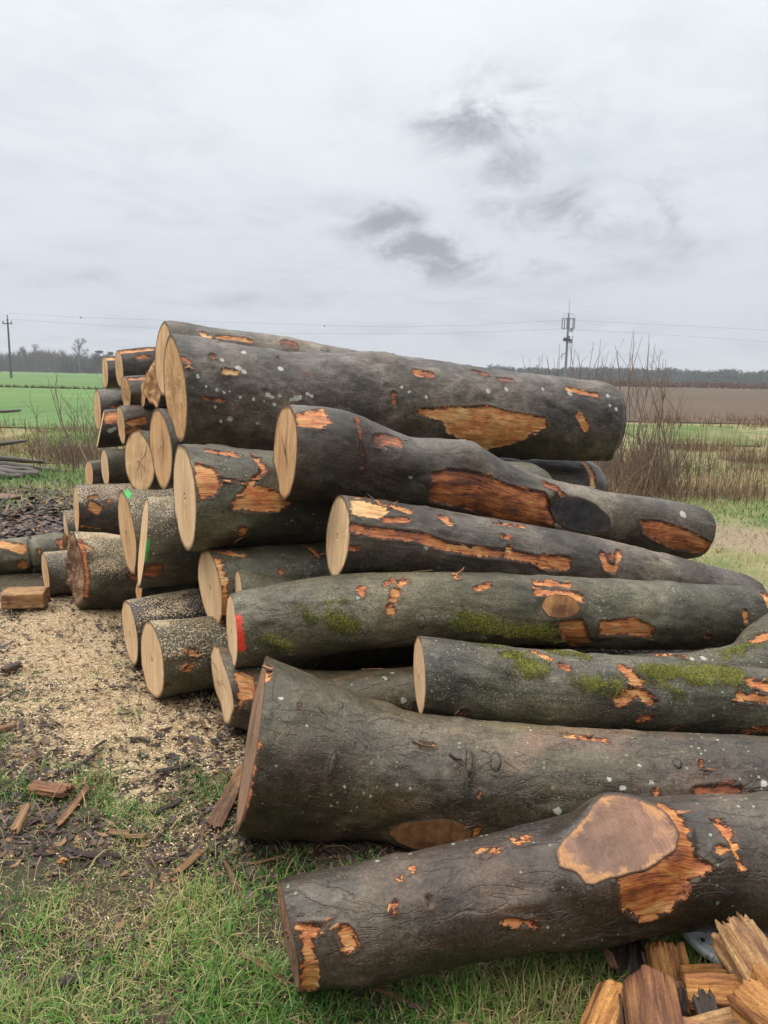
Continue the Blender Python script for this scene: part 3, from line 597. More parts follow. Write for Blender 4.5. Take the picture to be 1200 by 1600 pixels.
make_log('J','log with orange torn bark beside its pale face below the thick knotty log',BK_GREEN,W_PALE,res=.009,
 strips=[S_([(334,860),(355,864),(380,867)],6,.45),S_([(338,872),(350,915),(350,955)],6,.42),S_([(425,853)],5,.5),S_([(483,855),(495,868)],5,.5),S_([(437,895)],4,.5),S_([(344,975)],7,.5)])
make_log('K','half hidden log with only its upper tip showing behind the log with the red paint',BK_GREEN,W_PALE,res=.012,grn=[([(375,891),(379,892)],2.5)])
make_log('L','sawdust covered log on the ground with a large pale oval face',BK_GREEN,W_PALE,res=.009,dust=.62,
 strips=[S_([(299,1019)],7,.3),S_([(292,1044),(297,1043)],4,.5),S_([(262,1070)],4,.5)],knots=[(299,1019,12,.012)])
make_log('M','dark log on the ground just behind the one with the large pale oval face',BK_DARK,W_PALE,res=.01,dust=.55)
make_log('N','lowest log directly under the red painted one with orange stripped bark',BK_BROWN,W_PALE,cracks=[[(332,1030),(343,1053)],[(340,1062),(346,1072)]],res=.01,ragged=.25,
 strips=[PL([(366,1050),(395,1055),(400,1085),(380,1095),(370,1110)],.5),S_([(372,1062),(374,1105)],4,.5)],spots=[(600,1060,4),(512,1070,3),(630,1095,5),(615,1050,3)])
make_log('P','thick log on the ground with a split reddish torn end and sawdust on top',BK_MOSS,W_ROUGH,res=.012,dust=.75,ragged=.30,rough=.07,ecc=.04,
 endlabel='split reddish brown torn face',
 strips=[S_([(124,845),(133,880),(134,932)],4,.6),S_([(128,850),(140,856)],4,.5),S_([(205,900),(212,905)],5,.7)],knots=[(170,840,30,.02)])
make_log('Q','small grey log on the sawdust left of the split ended log',BK_GREY,W_TAN,res=.012,dust=.5)
LOGS['R']['st']=LOGS['R']['st'][::-1]
make_log('R','grey log at the left edge of the photo with a dark saw kerf across it',BK_GREEN,W_TAN,res=.012,
 strips=[S_([(0,850),(35,858)],8,.35),S_([(35,884)],9,.55),S_([(99,845),(100,852)],7,.6),S_([(60,862)],4,.6)],kerf=-.27,group=FR)
make_log('S','dark log with an orange torn patch above the split ended log',BK_DARK,W_TAN,res=.012,dust=.45,
 strips=[S_([(143,790),(152,796)],8,.42),S_([(128,823),(155,826)],2.5,.25),S_([(140,777),(152,775)],2.5,.5),S_([(166,783),(174,783)],2,.5),S_([(130,835),(150,837)],2.5,.3)])
make_log('T','log with a tall tan face, a long crack and a green paint dab',BK_GREEN,W_TAN,cracks=[[(193,785),(197,830),(202,880)]],res=.012,dust=.35,grn=[([(198,767),(200,776)],4)])
make_log('U','log with a thin sliver of pale face and a green paint stripe',BK_GREEN,W_PALE,res=.01,dust=.45,
 grn=[([(228,846),(227,858),(226,874)],4)],strips=[PL([(222,880),(248,879),(256,893),(236,905),(222,900)],.85)])
make_log('V','narrow log end peeping out left of the log with the orange patch',BK_FAR,W_PALE,res=.02,dust=.5)
make_log('W','log with a broad rounded tan face and a star shaped crack near its edge',cracks=[[(222,692),(221,722)],[(221,722),(229,706),(231,694)],[(221,722),(213,738)],[(221,722),(223,758)],[(221,722),(229,740)]],bark=BK_FAR,wood=W_TAN,res=.014,rough=.008,ecc=.05)
make_log('X','log with a tall narrow streaked face directly below the end of the biggest log',BK_DARK,W_ORANGE,cracks=[[(247,690),(252,735)],[(256,680),(255,715)]],res=.014,ecc=.05,
 strips=[S_([(912,722),(925,740),(925,765)],5,.4)],endwood=W_TAN)
make_log('Y','smallest log end at the far left foot of the stack',BK_DARK,W_TAN,res=.02)
make_log('Z','lichen covered log with a narrow flat face left of the broad rounded one',BK_MOSS,W_PALE,res=.014)
make_log('AA','log with a peeled orange patch and a narrow pale face above the broad rounded one',BK_GREY,W_TAN,res=.014,strips=[S_([(203,662),(224,658)],6,.5),S_([(198,676),(215,672)],5,.6)])
make_log('BB','dark log with an orange brown top half hidden on the left side of the stack',BK_DARK,W_TAN,res=.014,strips=[PL([(163,645),(186,643),(186,664),(160,660)],.6)],spots=[(172,672,4),(178,670,3),(186,680,3)])
make_log('CC','black barked log with a narrow tan face at the left edge of the upper stack',BK_DARK,W_TAN,res=.014,strips=[S_([(175,635),(186,638)],3,.7)])
make_log('DD','small log end farthest left on the top row of the stack',BK_DARK,W_TAN,res=.016,strips=[S_([(163,561),(182,560)],4,.4)])
make_log('EE','brown log with a tan oval face on the top row second from the left',BK_DARK,W_TAN,res=.014,strips=[S_([(188,551),(238,546)],4,.45),S_([(215,560),(235,558)],3,.6)])
make_log('FF','rough furrowed log tucked under the top row beside the split faces',BK_FAR,W_ORANGE,res=.014,ragged=.3,rough=.02,strips=[S_([(205,592),(222,592)],4,.5)])
make_log('GG','log with a broad split face just left of the end of the biggest log',BK_FAR,W_ORANGE,res=.014,ragged=.45,rough=.05,ecc=.08,strips=[S_([(232,568),(258,570)],5,.3)])
make_log('HH','thin sliver of a log face squeezed left of the broad split face',BK_DARK,W_TAN,res=.02,ragged=.3)
make_log('II','short piece of log wedged low between the tall faces and the dark ground log',BK_FAR,W_ORANGE,res=.02,ragged=.3)
make_log('JJ','flaring log squeezed between the red painted log and the mossy one',BK_MOSS,W_ORKNOT,res=.01,
 strips=[S_([(1025,1023),(1070,1026)],4,.4),S_([(1178,1000),(1190,995)],9,.45)],moss=[([(1130,1020),(1170,1010)],10)],spots=[(1100,1028,5),(1080,1030,4),(1140,1020,3)])
# ------------------------------------------------------------------ ground
def gh(x,y):
    x=np.asarray(x,float);y=np.asarray(y,float); p=np.stack([x,y],-1)
    near=1-sstep(14,24,np.hypot(x,y))
    return near*((fbm(p,.9,3,21)-.5)*.07+(fbm(p,5,3,22)-.5)*.030)-.02*near
def G2(poly): return [ground_at(a,b)[:2] for a,b in poly]
ZS=G2([(-160,925),(60,915),(190,935),(225,1060),(330,1120),(400,1150),(395,1290),(330,1330),(250,1310),(150,1260),(40,1190),(-160,1120)])       # sawdust
ZS2=G2([(30,930),(185,945),(215,1050),(330,1130),(300,1190),(210,1180),(120,1100),(40,1010)])
ZL=G2([(-200,748),(135,745),(160,840),(110,860),(-200,850)])                  # leaf litter
ZM=G2([(-300,1150),(60,1180),(160,1250),(330,1300),(350,1330),(60,1345),(-300,1330)])   # muddy bark strip
def zones(x,y):
    p=np.stack([x,y],-1); n1=(fbm(p,2.2,4,31)-.5); n2=(fbm(p,7,3,32)-.5)
    saw=sstep(-.22,.12,poly_sd(x,y,ZS)+n1*.5+n2*.25); saw2=sstep(-.15,.15,poly_sd(x,y,ZS2)+n1*.5)
    lit=sstep(-.5,.4,poly_sd(x,y,ZL)+n1*1.6)
    mud=sstep(-.1,.12,poly_sd(x,y,ZM)+n1*.5)
    # under and between the logs
    und=sstep(-.1,.25,np.minimum(x+1.25+ (y-3.6)*.45,4.9-x*.0-y)+n1*.3)*sstep(2.05,2.5,y)
    return saw,saw2,lit,mud,und,n1,n2
def axis_coords(lim,fine,n):
    k=np.linspace(-1,1,n); return np.sign(k)*(np.abs(k)*fine+(np.abs(k)**9)*lim)
gx=axis_coords(1995,5.0,420); gy0=np.linspace(0,1,520); gy=-20+0*gy0; gy=.6+gy0*11+(gy0**10)*1900; gy=np.r_[-60,-8,-2,gy]
GX,GY=np.meshgrid(gx,gy); GZ=gh(GX,GY)
saw,saw2,lit,mud,und,n1,n2=zones(GX,GY)
sand=sstep(-.2,.2,.75-np.hypot((GX-ground_at(1165,838)[0])/1.6,GY-ground_at(1165,838)[1])+n1)
litd=np.clip(lit+mud*.8+und,0,1)
n=N('ground soil litter and sawdust'); co=n.obj()
a1=n.noise(co,5,6,.65); a2=n.noise(co,28,5,.65); a3=n.noise(co,120,3,.6); a4=n.noise(co,260,2,.6)
soil=n.ramp(n.math('ADD',n.math('MULTIPLY',a1,.5),n.math('MULTIPLY',a2,.5)),[(.35,(.035,.024,.016)),(.5,(.075,.052,.032)),(.65,(.13,.10,.06))])
soil=n.mix(n.mr(a1,.45,.62,0,.6),soil,(.06,.075,.03))
far=n.ramp(n.noise(co,1.4,6,.65),[(.3,(.17,.16,.055)),(.5,(.25,.23,.09)),(.7,(.33,.28,.13))])
far=n.mix(n.mr(n.noise(co,.8,5,.6),.48,.66),far,(.12,.17,.045))
soil=n.mix(n.attr('far'),soil,far)
soil=n.mix(n.mr(n.math('ADD',n.attr('lit'),n.math('SUBTRACT',a1,.5)),.3,.6,0,.85),soil,n.ramp(n.noise(co,55,4,.7),[(.3,(.025,.015,.012)),(.5,(.075,.048,.040)),(.7,(.17,.11,.085))]))
sm=n.math('ADD',n.attr('saw'),n.math('ADD',n.math('MULTIPLY',n.math('SUBTRACT',a2,.5),3.0),n.math('MULTIPLY',n.math('SUBTRACT',a3,.5),1.0)))
soil=n.mix(n.mr(sm,.40,.60,0,.94),soil,n.ramp(a4,[(.3,(.30,.20,.11)),(.5,(.58,.43,.26)),(.7,(.74,.58,.37))]))
soil=n.mix(n.attr('sand'),soil,n.ramp(a2,[(.3,(.22,.15,.10)),(.7,(.40,.30,.20))]))
hh=n.math('ADD',n.math('MULTIPLY',a2,1.2),n.math('ADD',n.math('MULTIPLY',a3,.6),n.math('MULTIPLY',a4,.25)))
M_GROUND=n.done(soil,n.mr(a1,.35,.65,.55,.9),n.bump(hh,.02,.9),.35)
farm=sstep(5.5,8.5,GY-.4*GX*0+np.maximum(GX,0)*.8+np.minimum(GX+3.2,0)*-.25+n1*2)
g=mesh_np('ground',np.stack([GX,GY,GZ],-1).reshape(-1,3),grid_faces(len(gy),len(gx),False)[:,[0,1,2,3]],M_GROUND,attrs=dict(
  saw=np.clip(saw*.50+saw2*.38,0,1).ravel(),lit=litd.ravel(),far=np.clip(farm*(1-lit),0,1).ravel(),sand=(sand*.9).ravel()))
tag(g,kind='structure')
# fields (thin sheets a few centimetres proud of the ground so they never share a plane)
def field(name,pts,z,mat,nx=60,ny=60):
    (x0,y0),(x1,y1),(x2,y2),(x3,y3)=pts
    u,v=np.meshgrid(np.linspace(0,1,nx),np.linspace(0,1,ny)**3)
    X=(x0*(1-u)+x1*u)*(1-v)+(x3*(1-u)+x2*u)*v; Y=(y0*(1-u)+y1*u)*(1-v)+(y3*(1-u)+y2*u)*v
    o=mesh_np(name,np.stack([X,Y,np.full(X.shape,z)],-1).reshape(-1,3),grid_faces(ny,nx,False),mat); tag(o,kind='structure'); return o
n=N('winter wheat field'); tc=n.node('ShaderNodeTexCoord').outputs['Object']
mp=n.node('ShaderNodeMapping'); n.put(mp.inputs[0],tc); mp.inputs['Rotation'].default_value=(0,0,math.radians(-28)); mp.inputs['Scale'].default_value=(1.6,.05,1)
rows=n.noise(mp.outputs[0],1,3); w1=n.noise(tc,.05,5,.6); w2=n.noise(tc,1.5,5,.7)
col=n.mix(n.mr(w1,.35,.65),(.075,.155,.040),(.135,.235,.070)); col=n.mix(n.mr(rows,.42,.6,0,.45),col,(.075,.10,.038)); col=n.mix(n.mr(w2,.5,.75,0,.6),col,(.055,.105,.028))
col=n.mix(n.mr(n.math('ABSOLUTE',n.math('SUBTRACT',n.noise(n.node('ShaderNodeMapping').outputs[0],1),.5)),0,.0001,0,0),col,(0,0,0))
M_WHEAT=n.done(col,.85,n.bump(w2,.05,.6),.2)
n=N('ploughed earth field'); tc=n.node('ShaderNodeTexCoord').outputs['Object']
mp=n.node('ShaderNodeMapping'); n.put(mp.inputs[0],tc); mp.inputs['Rotation'].default_value=(0,0,math.radians(80)); mp.inputs['Scale'].default_value=(1.2,.04,1)
rows=n.noise(mp.outputs[0],1,4); w1=n.noise(tc,.06,5,.6); w2=n.noise(tc,3,5,.7)
col=n.mix(n.mr(w1,.35,.65),(.088,.060,.042),(.130,.092,.066)); col=n.mix(n.mr(rows,.42,.6,0,.6),col,(.085,.060,.043)); col=n.mix(n.mr(w2,.5,.75,0,.5),col,(.07,.048,.034))
M_PLOUGH=n.done(col,.9,n.bump(w2,.08,.7),.2)
n=N('bright meadow strip'); tc=n.node('ShaderNodeTexCoord').outputs['Object']; w1=n.noise(tc,.7,5,.65); w2=n.noise(tc,8,4,.7)
col=n.mix(n.mr(w1,.4,.62),(.09,.15,.035),(.20,.19,.09)); col=n.mix(n.mr(w2,.5,.7,0,.5),col,(.07,.12,.03))
M_MEADOW=n.done(col,.9,n.bump(w2,.05,.7),.2)
field('green_field',[(-160,21.5),(2,21.5),(60,1400),(-1500,1400)],.03,M_WHEAT)
field('ploughed_field',[(4,31),(140,31),(700,215),(10,215)],.035,M_PLOUGH)
field('far_field',[(-10,216),(800,216),(1950,1500),(40,1500)],.03,M_PLOUGH)
field('meadow',[(6.8,20),(9.8,20),(13,29),(8.4,29)],.03,M_MEADOW,30,30)
# ------------------------------------------------------------------ loose cover
def blades(name,x,y,L,W,lean,tint,mat,seg=3,curl=1.0,label=None,cat=None,z=None,az=None):
    n_=len(x); a=rng.uniform(0,2*math.pi,n_) if az is None else az; face=a+rng.uniform(-.6,.6,n_)+math.pi/2
    z0=(gh(x,y) if z is None else z)-.004
    d=np.stack([np.cos(a),np.sin(a)],-1); f=np.stack([np.cos(face),np.sin(face)],-1)
    V=np.zeros((n_,seg+1,2,3))
    for k in range(seg+1):
        u=k/seg; ang=lean*(.35+.65*u*curl)
        hx=L*u*np.sin(ang); hz=L*u*np.cos(ang); w=W*(1-u**1.6)*.5+.0002
        c=np.stack([x+d[:,0]*hx,y+d[:,1]*hx,z0+hz],-1)
        V[:,k,0]=c-np.concatenate([f,np.zeros((n_,1))],1)*w[:,None]; V[:,k,1]=c+np.concatenate([f,np.zeros((n_,1))],1)*w[:,None]
    base=(np.arange(n_)*(seg+1)*2)[:,None]; fs=[]
    for k in range(seg):
        b=base+k*2; fs.append(np.concatenate([b,b+1,b+3,b+2],1))
    o=mesh_np(name,V.reshape(-1,3),np.concatenate(fs),mat,attrs=dict(tint=np.repeat(tint,(seg+1)*2)))
    return tag(o,label,cat,kind='stuff')
def scatter(nmax,x0,x1,y0,y1,dens):
    x=rng.uniform(x0,x1,nmax); y=rng.uniform(y0,y1,nmax); k=rng.random(nmax)<dens(x,y); return x[k],y[k]
M_GRASS=tint_mat('grass blades',[(0,(.018,.052,.010)),(.3,(.045,.130,.018)),(.6,(.105,.225,.032)),(.8,(.23,.24,.075)),(1,(.42,.33,.16))],.45)
M_DRY=tint_mat('dead grass',[(0,(.10,.06,.03)),(.5,(.24,.17,.085)),(1,(.42,.33,.18))],.7)
def gdens(x,y):
    saw,saw2,lit,mud,und,n1,n2=zones(x,y); p=np.stack([x,y],-1)
    g=sstep(.40,.60,fbm(p,1.6,3,61)+.10*(y<2.7)); 
    g2=sstep(.58,.66,fbm(p,3.2,3,62))
    d=(1-np.clip(saw*.94+mud*.62+lit*.8,0,1))*(1-.93*und)*(.22+.78*g)+saw*g2*.6
    return np.clip(d,0,1)
x,y=scatter(190000,-2.6,2.2,1.2,4.2,lambda x,y:gdens(x,y)*np.clip(3.4/np.maximum(y,1)**1.2,.2,1))
p=np.stack([x,y],-1); tn=np.clip(fbm(p,2.4,3,71)*1.1-.12+rng.normal(0,.13,len(x))+(rng.random(len(x))<.13)*.45,0,1)
sz=.35+1.3*sstep(.3,.7,fbm(p,3.5,3,72))
blades('grass',x,y,rng.uniform(.02,.07,len(x))*sz,rng.uniform(.0018,.0048,len(x)),rng.uniform(.3,1.45,len(x)),tn,M_GRASS,3,1.3,'short green and straw coloured grass in the foreground','grass')
x,y=scatter(22000,-2.6,2.2,1.2,3.2,lambda x,y:gdens(x,y)*.6)
blades('dead_grass',x,y,rng.uniform(.04,.11,len(x)),rng.uniform(.0012,.0022,len(x)),rng.uniform(1.15,1.55,len(x)),rng.uniform(.2,1,len(x)),M_DRY,3,1.1,'flattened straw coloured dead grass among the green blades','dead grass')
# grass beyond the logs: right verge and left verge
def rdens(x,y):
    p=np.stack([x,y],-1); return sstep(.35,.6,fbm(p,.8,3,81))*.8+.2
x,y=scatter(60000,1.8,9,4.9,15,lambda x,y:rdens(x,y)*(x>1.0+.35*y*0+(y-4)*.12)); 
p=np.stack([x,y],-1); blades('verge_grass',x,y,rng.uniform(.05,.14,len(x)),rng.uniform(.004,.009,len(x)),rng.uniform(.5,1.5,len(x)),np.clip(fbm(p,.9,3,83)*1.3-.05+rng.normal(0,.1,len(x))+.12,0,1),M_GRASS,2,1.2,'yellow green tussocky grass on the verge to the right of the stack','grass')
x,y=scatter(70000,-9,-1.4,8.5,21,lambda x,y:rdens(x,y)); 
p=np.stack([x,y],-1); blades('left_verge_grass',x,y,rng.uniform(.06,.20,len(x)),rng.uniform(.006,.012,len(x)),rng.uniform(.5,1.5,len(x)),np.clip(fbm(p,.6,3,84)*1.2+.12+rng.normal(0,.1,len(x)),0,1),M_GRASS,2,1.2,'mixed green and straw grass on the verge before the green field','grass').name='verge_grass'
# flakes: little tilted quads
def flakes(name,x,y,L,W,tint,mat,label,cat,tilt=.5,lift=.004,z=None,curl=0.0):
    n_=len(x); a=rng.uniform(0,2*math.pi,n_); z0=(gh(x,y) if z is None else z)+lift*rng.random(n_)+.002
    e1=np.stack([np.cos(a),np.sin(a),rng.normal(0,tilt*.5,n_)],-1); e2=np.stack([-np.sin(a),np.cos(a),rng.normal(0,tilt,n_)],-1)
    c=np.stack([x,y,z0+np.abs(e1[:,2])*L*.4],-1); up=np.array([0,0,1.])*(curl*L)[:,None] if np.ndim(curl*L) else 0
    L_=L[:,None]*.5; W_=W[:,None]*.5; j=rng.uniform(.4,1,(n_,4,1))
    V=np.stack([c-e1*L_*j[:,0]-e2*W_,c-e1*L_*.2-e2*W_*j[:,1]-up*.5,c+e1*L_*j[:,2]-e2*W_*.5,c+e1*L_+e2*W_*j[:,3]*.5+up*.0,c+e1*L_*.1+e2*W_-up*.5,c-e1*L_*.9+e2*W_*.6],1)
    b=(np.arange(n_)*6)[:,None]; f=np.concatenate([b,b+1,b+4,b+5],1); f2=np.concatenate([b+1,b+2,b+3,b+4],1)
    o=mesh_np(name,V.reshape(-1,3),np.concatenate([f,f2]),mat,attrs=dict(tint=np.repeat(tint,6)),smooth=False)
    return tag(o,label,cat,kind='stuff')
M_SAW=tint_mat('sawdust flakes',[(0,(.24,.15,.08)),(.35,(.55,.40,.23)),(1,(.82,.68,.46))],.8)
M_CHIP=tint_mat('bark chips',[(0,(.015,.010,.009)),(.35,(.045,.030,.026)),(.6,(.10,.065,.055)),(.8,(.19,.10,.05)),(1,(.36,.21,.10))],.45,noise=.3,bump=.002)
M_LEAF=tint_mat('fallen leaves',[(0,(.05,.028,.02)),(.5,(.14,.075,.04)),(1,(.28,.16,.07))],.5,noise=.3,bump=.002)
x,y=scatter(260000,-2.9,.2,1.9,6.2,lambda x,y:np.clip(zones(x,y)[0]*.45+zones(x,y)[1]*.6,0,1)*np.clip(4.2/y,.3,1)**1.2*(.4+.6*sstep(.42,.6,fbm(np.stack([x,y],-1),6,3,91))))
flakes('sawdust',x,y,rng.uniform(.004,.016,len(x)),rng.uniform(.002,.006,len(x)),rng.random(len(x)),M_SAW,'pale sawdust and saw shavings strewn over the ground on the left','sawdust',.45,.008)
x,y=scatter(16000,-2.6,2.2,1.3,3.2,lambda x,y:.35+.0*x)
flakes('sawdust',x,y,rng.uniform(.003,.009,len(x)),rng.uniform(.002,.005,len(x)),rng.random(len(x)),M_SAW,'single pale shavings caught in the foreground grass','sawdust',.45,.018)
def cdens(x,y):
    saw,saw2,lit,mud,und,n1,n2=zones(x,y); c=sstep(.45,.62,fbm(np.stack([x,y],-1),3.1,3,95))
    return np.clip(saw*.36*(.12+.88*c)+mud*.85+und*.8+.2*c,0,1)*(1-.5*saw2)
x,y=scatter(46000,-2.9,2.0,1.4,5.6,cdens)
flakes('bark_chips',x,y,rng.gamma(1.9,.014,len(x))+.008,rng.gamma(1.8,.006,len(x))+.004,rng.beta(1.6,2.2,len(x)),M_CHIP,'dark and orange chips of bark trodden into the ground','bark chips',.35,.012,curl=.15)
x,y=scatter(26000,-7,-1.7,6.0,10.5,lambda x,y:zones(x,y)[2])
flakes('bark_chips',x,y,rng.gamma(2.2,.028,len(x))+.02,rng.gamma(2,.012,len(x))+.012,rng.beta(1.5,1.7,len(x)),M_CHIP,'purple brown carpet of bark scraps and leaves behind the left end of the stack','bark chips',.3,.03,curl=.1)
x,y=scatter(5200,-2.6,2.0,1.3,5.2,lambda x,y:.2+.6*zones(x,y)[4]+.4*zones(x,y)[3])
flakes('fallen_leaves',x,y,rng.uniform(.02,.05,len(x)),rng.uniform(.014,.03,len(x)),rng.random(len(x)),M_LEAF,'wet brown fallen leaves between grass and chips','leaves',.35,.012,curl=.25)
# twigs lying about
x,y=scatter(2600,-2.8,2.0,1.4,5.4,lambda x,y:.25+.6*cdens(x,y))
blades('twigs',x,y,rng.uniform(.04,.20,len(x)),rng.uniform(.002,.006,len(x)),np.full(len(x),1.53),rng.random(len(x))*.7,M_DRY,3,1.0,'thin brown twigs and stalks lying on the ground','twigs',z=gh(x,y)+.012)
# dead reeds / weeds
M_WEED=tint_mat('dead weeds',[(0,(.060,.034,.026)),(.4,(.145,.085,.058)),(.7,(.25,.17,.10)),(1,(.38,.28,.16))],.8)
def weeds(name,n_,poly,Lr,W,label,tr=(0,1),lean=.45):
    P=np.array(G2(poly)); x=rng.uniform(P[:,0].min(),P[:,0].max(),n_*3); y=rng.uniform(P[:,1].min(),P[:,1].max(),n_*3)
    k=(poly_sd(x,y,P)>0)&(rng.random(n_*3)<(.12+.88*sstep(.42,.6,fbm(np.stack([x,y],-1),.9,3,7)))*sstep(0,1.6,poly_sd(x,y,P)+.3)); x,y=x[k][:n_],y[k][:n_]
    p=np.stack([x,y],-1)
    return blades(name,x,y,rng.uniform(*Lr,len(x))*(.5+fbm(p,.7,2,5)),rng.uniform(W*.5,W,len(x)),np.abs(rng.normal(0,lean,len(x))),np.clip(fbm(p,.5,3,8)*(tr[1]-tr[0])*1.6-.3+tr[0]+rng.normal(0,.15,len(x)),0,1),M_WEED,3,1.2,label,'dead weeds')
weeds('dead_weeds',16000,[(905,800),(1040,790),(1290,795),(1330,722),(1000,705),(900,740)],(.05,.42),.010,'tangle of brown dead weeds and reeds behind the right end of the stack',(0,1),.85)
weeds('dead_weeds',1500,[(905,790),(1040,778),(1290,775),(1330,715),(1000,690),(900,740)],(.4,1.0),.007,'scattered taller dead stalks standing out of the weeds on the right',(0,.8),.3)
weeds('dead_weeds',1500,[(1030,712),(1290,712),(1330,690),(1000,690)],(.15,.5),.016,'paler dead reeds along the meadow strip on the right',(.25,1))
weeds('dead_weeds',7000,[(905,800),(1075,795),(1085,722),(905,730)],(.15,.75),.008,'reddish brown thicket of dead stems right behind the end of the biggest log',(.1,.9),.9)
weeds('dead_weeds',7000,[(60,745),(175,745),(190,700),(40,705)],(.10,.50),.013,'brown bramble and dead weeds left of the stack before the green field',(.05,.75),1.0)
weeds('dead_weeds',2600,[(985,672),(1330,672),(1330,655),(985,655)],(.15,.6),.03,'ragged straw margin between the meadow strip and the ploughed field',(.2,1),.9)
weeds('dead_weeds',2600,[(985,709),(1330,709),(1330,694),(985,694)],(.08,.4),.02,'brown straw margin in front of the meadow strip',(.1,.9),.9)
weeds('dead_weeds',2200,[(-120,682),(190,684),(190,668),(-120,666)],(.1,.4),.02,'ragged grass margin along the near edge of the green field',(.2,.9),.9)
weeds('dead_weeds',2600,[(-120,720),(80,715),(90,690),(-120,692)],(.15,.4),.014,'low straw coloured dead grass at the edge of the green field',(.3,1),.8)
# ------------------------------------------------------------------ tubes, branches
def tube(pts,rad,k=6,cap=True):
    P=np.array(pts,float);R=np.broadcast_to(np.array(rad,float),(len(P),)); T=nrm(np.gradient(P,axis=0))
    ref=np.where(np.abs(T[:,2:])>.9,np.array([[1.,0,0]]),np.array([[0,0,1.]])); S=nrm(np.cross(ref,T)); U=np.cross(T,S)
    a=np.arange(k)/k*2*math.pi
    V=P[:,None]+R[:,None,None]*(np.cos(a)[None,:,None]*S[:,None]+np.sin(a)[None,:,None]*U[:,None])
    return V.reshape(-1,3),grid_faces(len(P),k)
class Acc:
    def __init__(s): s.v=[];s.f=[];s.n=0;s.a=[]
    def add(s,v,f,t=.5): s.v.append(v); s.f.append(np.asarray(f)+s.n); s.n+=len(v); s.a.append(np.full(len(v),t)); return s
    def tube(s,p,r,k=6,t=.5):
        v,f=tube(p,r,k); return s.add(v,f,t)
    def box(s,c,h,R=None,t=.5):
        q=np.array([[i,j,k] for i in(-1,1) for j in(-1,1) for k in(-1,1)],float)*h
        if R is not None: q=q@np.array(R)
        return s.add(q+np.array(c),[[0,1,3,2],[4,6,7,5],[0,4,5,1],[2,3,7,6],[0,2,6,4],[1,5,7,3]],t)
    def build(s,name,mat,parent=None,smooth=True,**k):
        by={}
        for f in s.f: by.setdefault(f.shape[1],[]).append(f)
        return mesh_np(name,np.concatenate(s.v),[np.concatenate(x) for x in by.values()],mat,parent,dict(tint=np.concatenate(s.a)),smooth=smooth,**k)
M_BRANCH=plain('grey branch bark',(.10,.085,.072),.7,0,.5,9)
M_SHOOT=plain('red brown shoots',(.17,.115,.085),.7,0,.4,6)
M_POLE=plain('weathered pole',(.115,.105,.098),.7,0,.2)
M_STEEL=plain('galvanised steel',(.22,.23,.25),.5,.3,.15)
M_DARKMET=plain('dark fittings',(.06,.065,.075),.5,.2,.2)
# utility pole
D=142.0
b=A3(17.5,589,D); tp=A3(9.5,498,D); bz=b.copy(); bz[2]=0
root=empty('utility_pole',(bz[0],bz[1],0),'wooden utility pole with a small cross arm standing alone in the green field','utility pole')
ht=tp[2]
Acc().tube([(bz[0],bz[1],-.3),(bz[0],bz[1],ht*.5),(bz[0],bz[1],ht)],[.24,.19,.14],8).build('pole',M_POLE,root)
Acc().box((bz[0],bz[1]-.18,ht-1.0),(.85,.07,.09)).build('cross_arm',M_POLE,root,False)
WA=[]
for dx,dz in ((-.75,-.75),(.75,-.75),(0,.35)):
    Acc().tube([(bz[0]+dx,bz[1]-.18*(dx!=0),ht+dz-.25),(bz[0]+dx,bz[1]-.18*(dx!=0),ht+dz),(bz[0]+dx,bz[1]-.18*(dx!=0),ht+dz+.25)],[.05,.11,.06],6).build('insulator',M_DARKMET,root)
    WA.append((bz[0]+dx,bz[1]-.18*(dx!=0),ht+dz+.2))
def wire(px,label,r=.022):
    P=[A3(a,b,d) for a,b,d in px]; t=np.linspace(0,len(P)-1,40); P=np.array(P)
    Q=np.stack([np.interp(t,np.arange(len(P)),P[:,i]) for i in range(3)],1)
    o=Acc().tube(Q,r,5).build('power_line',M_DARKMET); tag(o,label,'power line','power lines crossing the sky')
wire([(12,489,142),(126,496,141),(300,502,140),(600,511,138),(750,508,137),(880,500,136),(1010,506,135),(1200,516,134),(1330,523,134)],'upper of the two thin power lines running right from the lone pole',.012)
wire([(16,499,142),(200,511,141),(420,521,140),(700,521,139),(880,514,138),(1010,521,137),(1200,534,136),(1330,544,136)],'lower of the two thin power lines running right from the lone pole',.012)
# birds
for px,py,d,l in ((126,497,120,'tiny dark bird in the sky near the left power line'),(507,510,120,'tiny dark bird in the sky above the middle of the stack')):
    c=A3(px,py,d); root=empty('bird',tuple(c),l,'bird','tiny birds by the power lines')
    Acc().tube([c+[-.16,0,.02],c+[-.06,0,0],c+[.06,0,.02],c+[.14,0,.05],c+[.18,0,.04]],[.015,.05,.06,.035,.008],6).build('body',M_DARKMET,root)
    for s in(-1,1):
        Acc().add(np.array([c+[-.05,0,.03],c+[.06,0,.03],c+[.02,s*.18,.22],c+[-.05,s*.16,.20]]),[[0,1,2,3]]).build('wing',M_DARKMET,root,False)
